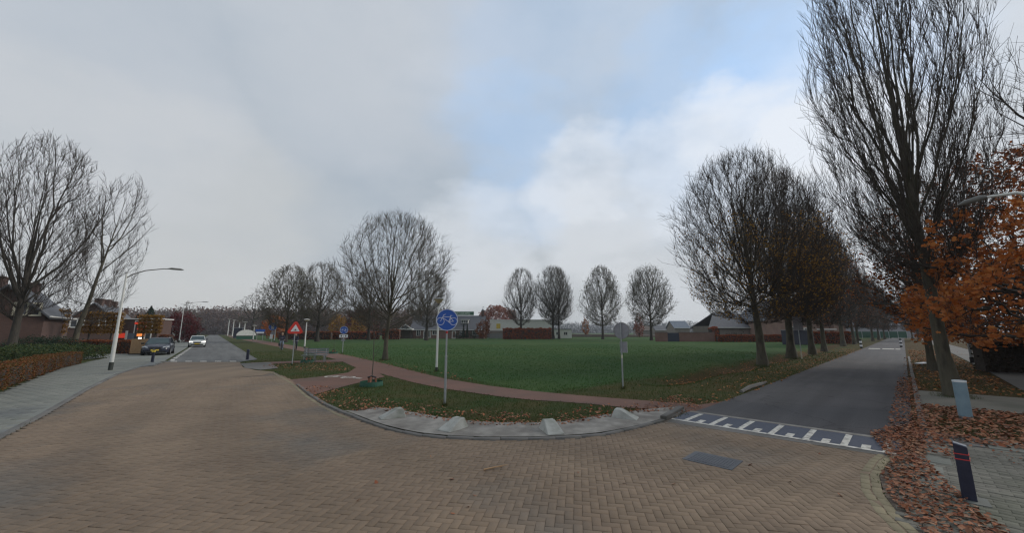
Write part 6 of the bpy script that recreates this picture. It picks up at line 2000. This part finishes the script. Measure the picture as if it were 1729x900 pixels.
def left_gable(px_l, px_r, px_peak, py_eave, py_peak, D, label, chims, rz, wallm, win, depth=9, white=False):
    """gable end turned to the street and the camera"""
    A = polar(px_l, D); B = polar(px_r, D)
    w = (B - A).length; c = (A + B) / 2; out = c.normalized()
    ze = zat(px_r, py_eave, D); zr = zat(px_peak, py_peak, D)
    r = house('brick_house', (c.x + out.x * depth / 2, c.y + out.y * depth / 2, 0), math.atan2(out.y, out.x) + rz, depth, w, ze, zr, label, wallm, 'roof_tile', chim=chims)
    for (cu, cz, ww_, hh2, f, br_) in win: window(r, (-depth / 2 - .02, cu, cz), ww_, hh2, 'x-', fr=.14, frame=f, bars=br_)
    return r


left_gable(-48, 100, 33, 529, 484, 55, 'brown brick gabled house at the left edge with chimneys', ((-3.6, 1.0, .9, 1.3), (1.5, 0, .9, 1.1)), -.22, 'brick_brown', [(-1.3, 3.95, 1.5, 1.05, 'cream_board', 1), (3.2, 1.3, 2.2, 1.4, 'white_trim', 2)])
left_gable(133, 208, 172, 537, 513, 80, 'brown brick house with three chimneys left of the street lamp', ((-3, 0, .8, 1.0), (0, 0, .9, 1.1), (3, 0, .8, 1.0)), -.25, 'brick_brown', [(-1.4, 3.2, 1.3, 1.2, 'white_trim', 1), (1.4, 3.2, 1.3, 1.2, 'white_trim', 1)])
h3 = left_gable(200, 214, 207, 540, 531, 95, 'small pale gabled house just right of the street lamp', ((-3, 0, 1.2, .7),), 0, 'white_metal', [])
h4 = left_gable(270, 296, 281, 556, 546, 100, 'distant grey roofed house behind the crimson tree', ((-3, 0, 1.2, .8),), 0, 'white_metal', [(0, 2.0, 1.5, 1.2, 'white_trim', 1)])
# white bay at the extreme left
wb_ = empty('white_bay', (aty(8, 550, 41).x, 41, 0), .1, 'white bay window front of the leftmost house', 'bay window')
mb = MB(); mb.box((0, 0, 1.5), (5.0, 1.6, 3.0)); mb.build('wall', M['white_metal'], wb_)
mb = MB(); mb.box((0, 0, 3.1), (5.4, 2.0, .2)); mb.build('roof', M['white_trim'], wb_)
window(wb_, (0, -.82, 1.7), 3.6, 1.3, bars=3, fr=.14)
# low building, window front; its orange and red reflections are emissive panels
gp = empty('glazed_front', (aty(222, 560, 58).x, 58, 0), .2, 'white framed window front with emissive orange and red reflections behind the hedge', 'window front')
gx0 = aty(222, 560, 58).x
mb = MB(); mb.box((0, 1.6, 1.9), (6.6, 3, 3.8)); mb.build('wall', M['brick_brown'], gp)
mb = MB(); mb.box((0, 1.5, 3.9), (6.9, 3.4, .15)); mb.build('roof', M['white_trim'], gp)
fr2 = window(gp, (aty(238, 560, 58).x - gx0, -.02 + .1, 2.2), 2.2, 2.8, bars=2, fr=.12, glass='window_glass')
cxg = aty(236, 560, 58).x - gx0
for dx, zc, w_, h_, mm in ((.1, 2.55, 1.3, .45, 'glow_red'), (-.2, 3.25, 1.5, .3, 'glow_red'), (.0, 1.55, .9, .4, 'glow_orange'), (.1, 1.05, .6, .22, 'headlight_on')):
    mb = MB(); mb.box((cxg + dx, -.06, zc), (w_, .04, h_)); mb.build('reflection_panel', M[mm], gp)
mb = MB(); mb.box((aty(209, 560, 58).x - gx0, -.06, 1.45), (1.0, .05, .7)); mb.build('reflection_panel', M['glow_red'], gp)
mb = MB(); mb.box((aty(216, 560, 58).x - gx0, -.08, 1.4), (.3, .06, 1.5)); mb.build('white_post', M['white_trim'], gp)
mb = MB(); mb.box((aty(222, 560, 58).x - gx0, -.06, 1.3), (1.0, .05, 1.0)); mb.build('blue_panel', M['roof_blue'], gp)
# tan panel next to the dark car
x, y = at(232, 599)
tpn = empty('garden_door', (x, y, 0), .25, 'tan wooden panel between the red hedge and the dark car', 'garden door')
for i in range(6):
    mb = MB(); mb.box((-.5 + i * .2, 0, .68), (.19, .05, 1.36)); mb.build('plank', M['plank_tan'], tpn)
mb = MB(); mb.box((0, -.04, .05), (1.3, .05, .1)); mb.build('rail', M['dark_wood'], tpn)
# distant canopy with parked things at left far
cn = empty('white_canopy', (*at(415, 573), 0), .6, 'distant white arched canopy at the end of the cycle path', 'canopy')
mb = MB()
pts = [(math.cos(a_) * 2.3, 1.0 + math.sin(a_) * 1.6) for a_ in np.linspace(0, math.pi, 12)]
mb.prism(pts, 3); mb.build('cover', M['white_metal'], cn)
mb = MB(); mb.box((0, 0, .5), (4.4, 2.8, 1.0)); mb.build('sides', M['fence_green'], cn)
vn = empty('dark_kiosk', (*at(401, 571), 0), .4, 'dark kiosk left of the distant white canopy', 'kiosk')
mb = MB(); mb.box((0, 0, 1.6), (2.2, 1.6, 3.2)); mb.build('body', M['navy_gate'], vn)
mb = MB(); mb.box((0, 0, 3.3), (2.5, 1.9, .2)); mb.build('roof', M['sign_back'], vn)


# ------------------------------------------------------------------ cars
def car(loc, rz, label, paint, lights, L_=4.4, Wd=1.78, Ht=1.45, group='cars', plate=True):
    r = empty('car', loc, rz, label, 'car', group)
    hw = Wd / 2
    # lower body: stations front(-) to back(+); (x along, half width, z bottom, z shoulder)
    stn = [(-L_ / 2, hw * .72, .32, .58), (-L_ / 2 + .12, hw * .88, .22, .70), (-L_ / 2 + .5, hw * .97, .18, .80), (-L_ / 2 + 1.1, hw, .18, .90), (-.3, hw, .18, .96), (.8, hw, .18, .98), (L_ / 2 - .5, hw * .97, .20, .98), (L_ / 2 - .1, hw * .9, .26, .92), (L_ / 2, hw * .8, .35, .75)]
    mb = MB(); vs = []; fs = []
    for (q, w, zb, zs) in stn:
        mid = (zb + zs) / 2
        sec = [(-w * .92, zb), (-w, mid - .05), (-w * .985, zs - .12), (-w * .86, zs), (0, zs + .045), (w * .86, zs), (w * .985, zs - .12), (w, mid - .05), (w * .92, zb)]
        vs += [(a_, q, b_) for a_, b_ in sec]
    k_ = 9
    for i in range(len(stn) - 1):
        for j in range(k_ - 1): fs.append((i * k_ + j, i * k_ + j + 1, (i + 1) * k_ + j + 1, (i + 1) * k_ + j))
        fs.append((i * k_ + 8, i * k_, (i + 1) * k_, (i + 1) * k_ + 8))
    fs.append(tuple(range(k_))); fs.append(tuple(reversed(range((len(stn) - 1) * k_, len(stn) * k_))))
    mb.add(vs, fs); body = mb.build('body', M[paint], r, True)
    # cabin (glass) and roof
    z0_ = .93
    cab = [(-L_ / 2 + 1.15, hw * .86, z0_), (-L_ / 2 + 1.9, hw * .70, Ht - .06), (.75, hw * .70, Ht - .04), (L_ / 2 - .45, hw * .80, z0_ + .02)]
    mb = MB(); vs = []
    for q, w, z in cab: vs += [(-w, q, z), (w, q, z)]
    fs = [(0, 1, 3, 2), (2, 3, 5, 4), (4, 5, 7, 6), (0, 2, 4, 6), (1, 7, 5, 3), (0, 6, 7, 1)]
    mb.add(vs, fs); gl = mb.build('glasshouse', M['car_glass'], r)
    mb = MB()
    mb.add([(-hw * .71, -L_ / 2 + 1.86, Ht - .075), (hw * .71, -L_ / 2 + 1.86, Ht - .075), (hw * .71, .8, Ht - .055), (-hw * .71, .8, Ht - .055), (-hw * .62, -L_ / 2 + 2.0, Ht), (hw * .62, -L_ / 2 + 2.0, Ht), (hw * .62, .7, Ht), (-hw * .62, .7, Ht)],
           [(0, 1, 5, 4), (1, 2, 6, 5), (2, 3, 7, 6), (3, 0, 4, 7), (4, 5, 6, 7), (3, 2, 1, 0)])
    mb.build('roof', M[paint], r, True)
    mb = MB()
    for s in (-1, 1):
        mb.tube([(s * hw * .87, -L_ / 2 + 1.1, .94), (s * hw * .71, -L_ / 2 + 1.88, Ht - .06)], .035, 6)
        mb.tube([(s * hw * .72, 0.0, Ht - .05), (s * hw * .86, .05, .96)], .03, 6)
        mb.tube([(s * hw * .71, .75, Ht - .05), (s * hw * .82, L_ / 2 - .45, .97)], .05, 6)
    mb.build('pillars', M[paint], r, True)
    for s in (-1, 1):
        mb = MB(); mb.box((s * (hw + .09), -L_ / 2 + 1.45, .98), (.2, .11, .13)); mb.build('mirror', M['black'], r, bevel=.02)
        for q in (-L_ / 2 + .85, L_ / 2 - .85):
            mb = MB(); mb.tube([(s * (hw - .2), q, .32), (s * (hw + .012), q, .32)], .32, 20); wh2 = mb.build('wheel', M['tyre'], r, True)
            mb = MB(); mb.tube([(s * (hw + .0), q, .32), (s * (hw + .02), q, .32)], .2, 14); mb.build('rim', M['alloy'], wh2)
        mb = MB(); mb.add([(s * hw * .50, -L_ / 2 + .03, .60), (s * hw * .93, -L_ / 2 + .2, .66), (s * hw * .93, -L_ / 2 + .17, .77), (s * hw * .52, -L_ / 2 + .05, .70),
                           (s * hw * .50, -L_ / 2 + .23, .60), (s * hw * .93, -L_ / 2 + .4, .66), (s * hw * .93, -L_ / 2 + .4, .77), (s * hw * .52, -L_ / 2 + .3, .72)],
                          [(0, 1, 2, 3), (7, 6, 5, 4), (0, 4, 5, 1), (1, 5, 6, 2), (2, 6, 7, 3), (3, 7, 4, 0)]); mb.build('headlight', M[lights], r)
    mb = MB(); mb.box((0, -L_ / 2 - .005, .60), (.75, .05, .15)); mb.build('grille', M['black'], r, bevel=.01)
    mb = MB(); mb.box((0, -L_ / 2 + .02, .32), (1.25, .1, .12)); mb.build('lower_grille', M['black'], r)
    if plate: mb = MB(); mb.box((0, -L_ / 2 - .04, .45), (.52, .02, .11)); mb.build('number_plate', M['plate_yellow'], r)
    for s in (-.2, .25):
        mb = MB(); mb.tube([(s, -L_ / 2 + 1.1, .99), (s + .45, -L_ / 2 + 1.13, .995)], .012, 4); mb.build('wiper', M['black'], r)
    return r


road_yaw = math.atan2(.607, .794)   # car front (-y) pointing back along the left road
q = at(262, 600.5)
car((q[0] - 1.2, q[1] + 1.6, .01), road_yaw - .03, 'dark blue car parked at the left beside the bollard', 'car_dark', 'headlight_off', 4.5, 1.85, 1.46)
q = at(331, 586.5)
car((q[0] - 1.2, q[1] + 1.6, .0), road_yaw + .02, 'white car driving towards the junction with its headlights on', 'car_white', 'headlight_on', 4.2, 1.8, 1.48)
q = at(321, 575)
car((q[0], q[1], .0), road_yaw + .9, 'small silver car half hidden behind the white car', 'car_white', 'headlight_off', 4.2, 1.75, 1.4)


# ------------------------------------------------------------------ cyclists
def skin_body(name, joints, edges, parent, m, lvl=1):
    me = bpy.data.meshes.new(name)
    me.from_pydata([j[:3] for j in joints], edges, [])
    o = bpy.data.objects.new(name, me); COL.objects.link(o)
    md = o.modifiers.new('s', 'SKIN'); md.use_smooth_shade = True
    sk = me.skin_vertices[0].data
    for i, j in enumerate(joints): sk[i].radius = (j[3], j[3])
    sk[0].use_root = True
    ss = o.modifiers.new('ss', 'SUBSURF'); ss.levels = lvl; ss.render_levels = lvl
    bpy.context.view_layer.update()
    dg = bpy.context.evaluated_depsgraph_get()
    nm = bpy.data.meshes.new_from_object(o.evaluated_get(dg))
    bpy.data.objects.remove(o)
    nm.materials.clear(); nm.materials.append(M[m])
    return link(name, nm, None, parent)


def cyclist(loc, rz, label_p, label_b, hair, jacket_stripe, basket):
    b = empty('bicycle', loc, rz, label_b, 'bicycle', 'bicycles being ridden on the cycle path')
    for q, nm in ((-.55, 'front'), (.55, 'rear')):
        mb = MB()
        n = 24
        mb.tube([(0, q + .33 * math.cos(a_), .34 + .33 * math.sin(a_)) for a_ in np.linspace(0, 2 * math.pi, n + 1)], .02, 6, cap=False)
        for k in range(8):
            a_ = k * math.pi / 4; mb.tube([(0, q, .34), (0, q + .32 * math.cos(a_), .34 + .32 * math.sin(a_))], .004, 3)
        mb.build('wheel', M['black'], b)
    mb = MB()
    for p_, q_ in (((0, -.55, .34), (0, -.36, .98)), ((0, .12, .32), (0, -.38, .88)), ((0, .12, .32), (0, .28, .92)), ((0, .55, .34), (0, .12, .32)), ((0, .55, .34), (0, .25, .8)), ((0, -.38, .7), (0, .1, .4))): mb.tube([p_, q_], .018, 6)
    mb.build('frame', M['black'], b)
    mb = MB(); mb.tube([(-.28, -.2, 1.06), (-.22, -.33, 1.08), (0, -.38, 1.04), (.22, -.33, 1.08), (.28, -.2, 1.06)], .014, 6); mb.build('handlebar', M['galvanised'], b)
    mb = MB(); mb.box((0, .3, .96), (.16, .26, .07), taper=.8); mb.build('saddle', M['black'], b, bevel=.01)
    if basket:
        mb = MB(); mb.box((-.2, .5, .62), (.16, .36, .32)); mb.build('pannier', M['black'], b, bevel=.02)
    p = empty('person', loc, rz, label_p, 'person', 'people cycling on the path')
    # joints x,y,z,r ; facing -y
    J = [(0, .28, 1.03, .15), (0, .20, 1.25, .16), (0, .12, 1.45, .15), (0, .10, 1.56, .06), (0, .08, 1.62, .055), (0, .05, 1.70, .095), (0, .05, 1.78, .09),
         (-.19, .12, 1.47, .07), (-.26, -.02, 1.26, .05), (-.25, -.24, 1.12, .038), (.19, .12, 1.47, .07), (.26, -.02, 1.26, .05), (.25, -.24, 1.12, .038),
         (-.12, .14, .96, .095), (-.13, -.12, .80, .075), (-.12, .08, .42, .05), (-.12, .02, .30, .045), (-.12, -.10, .28, .04),
         (.12, .14, .94, .095), (.13, -.06, .66, .075), (.12, .16, .24, .05), (.12, .10, .14, .045), (.12, -.02, .12, .04)]
    E_ = [(0, 1), (1, 2), (2, 3), (3, 4), (4, 5), (5, 6), (2, 7), (7, 8), (8, 9), (2, 10), (10, 11), (11, 12), (0, 13), (13, 14), (14, 15), (15, 16), (16, 17), (0, 18), (18, 19), (19, 20), (20, 21), (21, 22)]
    body = skin_body('body', J, E_, p, 'cloth_navy')
    mh_ = []
    fm = M['skin']; body.data.materials.append(fm); body.data.materials.append(M['jeans'])
    for pf in body.data.polygons:
        c = pf.center
        if c.z > 1.58 and c.z < 1.9: pf.material_index = 1
        elif c.z < .98: pf.material_index = 2 if jacket_stripe else 0
    # face, hair, hands
    mb = MB(); mb.tube([(0, -.045, 1.72), (0, -.075, 1.70), (0, -.05, 1.685)], [.008, .014, .006], 6); mb.build('nose', M['skin'], p)
    mb = MB()
    for s in (-1, 1): mb.box((s * .032, -.04, 1.735), (.018, .012, .010))
    mb.box((0, -.042, 1.66), (.045, .01, .008)); mb.build('eyes_and_mouth', M['black'], p)
    pts = ellipsoid_pts((0, .08, 1.79), (.105, .115, .085), 500, np.random.default_rng(3), .05)
    V, F = leaf_arrays(pts, .03, np.random.default_rng(5), 'any'); link('hair', mesh_np('hair', V, F), M[hair], p)
    for s in (-1, 1):
        mb = MB(); mb.box((s * .25, -.26, 1.10), (.07, .08, .03)); 
        for k in range(4): mb.tube([(s * .25 - .027 + k * .018, -.29, 1.105), (s * .25 - .027 + k * .018, -.325, 1.09), (s * .25 - .027 + k * .018, -.315, 1.062)], [.009, .009, .007], 5)
        mb.tube([(s * .25 - s * .035, -.25, 1.10), (s * .25 - s * .055, -.28, 1.075)], [.010, .008], 5); mb.build('hand', M['skin'], p, True)
    if jacket_stripe:
        for z, rr in ((1.33, .178), (1.18, .182)):
            mb = MB(); mb.tube([(0, .185 if z > 1.25 else .23, z), (0, .18 if z > 1.25 else .225, z + .04)], rr, 16); mb.build('jacket_stripe', M['cloth_stripe'], p)
    return p


mat('blond', (.45, .38, .28), None, 5, .9)
x, y = at(474.5, 592)
cyclist((x, y, .005), math.radians(33), 'cyclist with pale hair and striped dark jacket, left of the two riders', 'bicycle with black pannier under the left rider', 'blond', True, True)
x, y = at(497.5, 593.5)
cyclist((x, y, .005), math.radians(30), 'cyclist in black clothes half hidden behind the triangle sign post', 'dark bicycle of the right rider', 'hair', False, False)

# ------------------------------------------------------------------ haze
HAZE = True
if HAZE:
    hm = bpy.data.materials.new('haze_air'); hm.use_nodes = True
    for n in list(hm.node_tree.nodes):
        if n.type != 'OUTPUT_MATERIAL': hm.node_tree.nodes.remove(n)
    pv = hm.node_tree.nodes.new('ShaderNodeVolumePrincipled')
    pv.inputs['Density'].default_value = .00032
    pv.inputs['Color'].default_value = (.86, .90, .96, 1)
    pv.inputs['Anisotropy'].default_value = .2
    hm.node_tree.links.new(pv.outputs[0], [n for n in hm.node_tree.nodes if n.type == 'OUTPUT_MATERIAL'][0].inputs['Volume'])
    mb = MB(); mb.box((0, 300, 15.3), (5200, 5400, 34)); hz = mb.build('haze', hm); tag(hz, 'thin autumn haze over the whole place', kind='stuff')
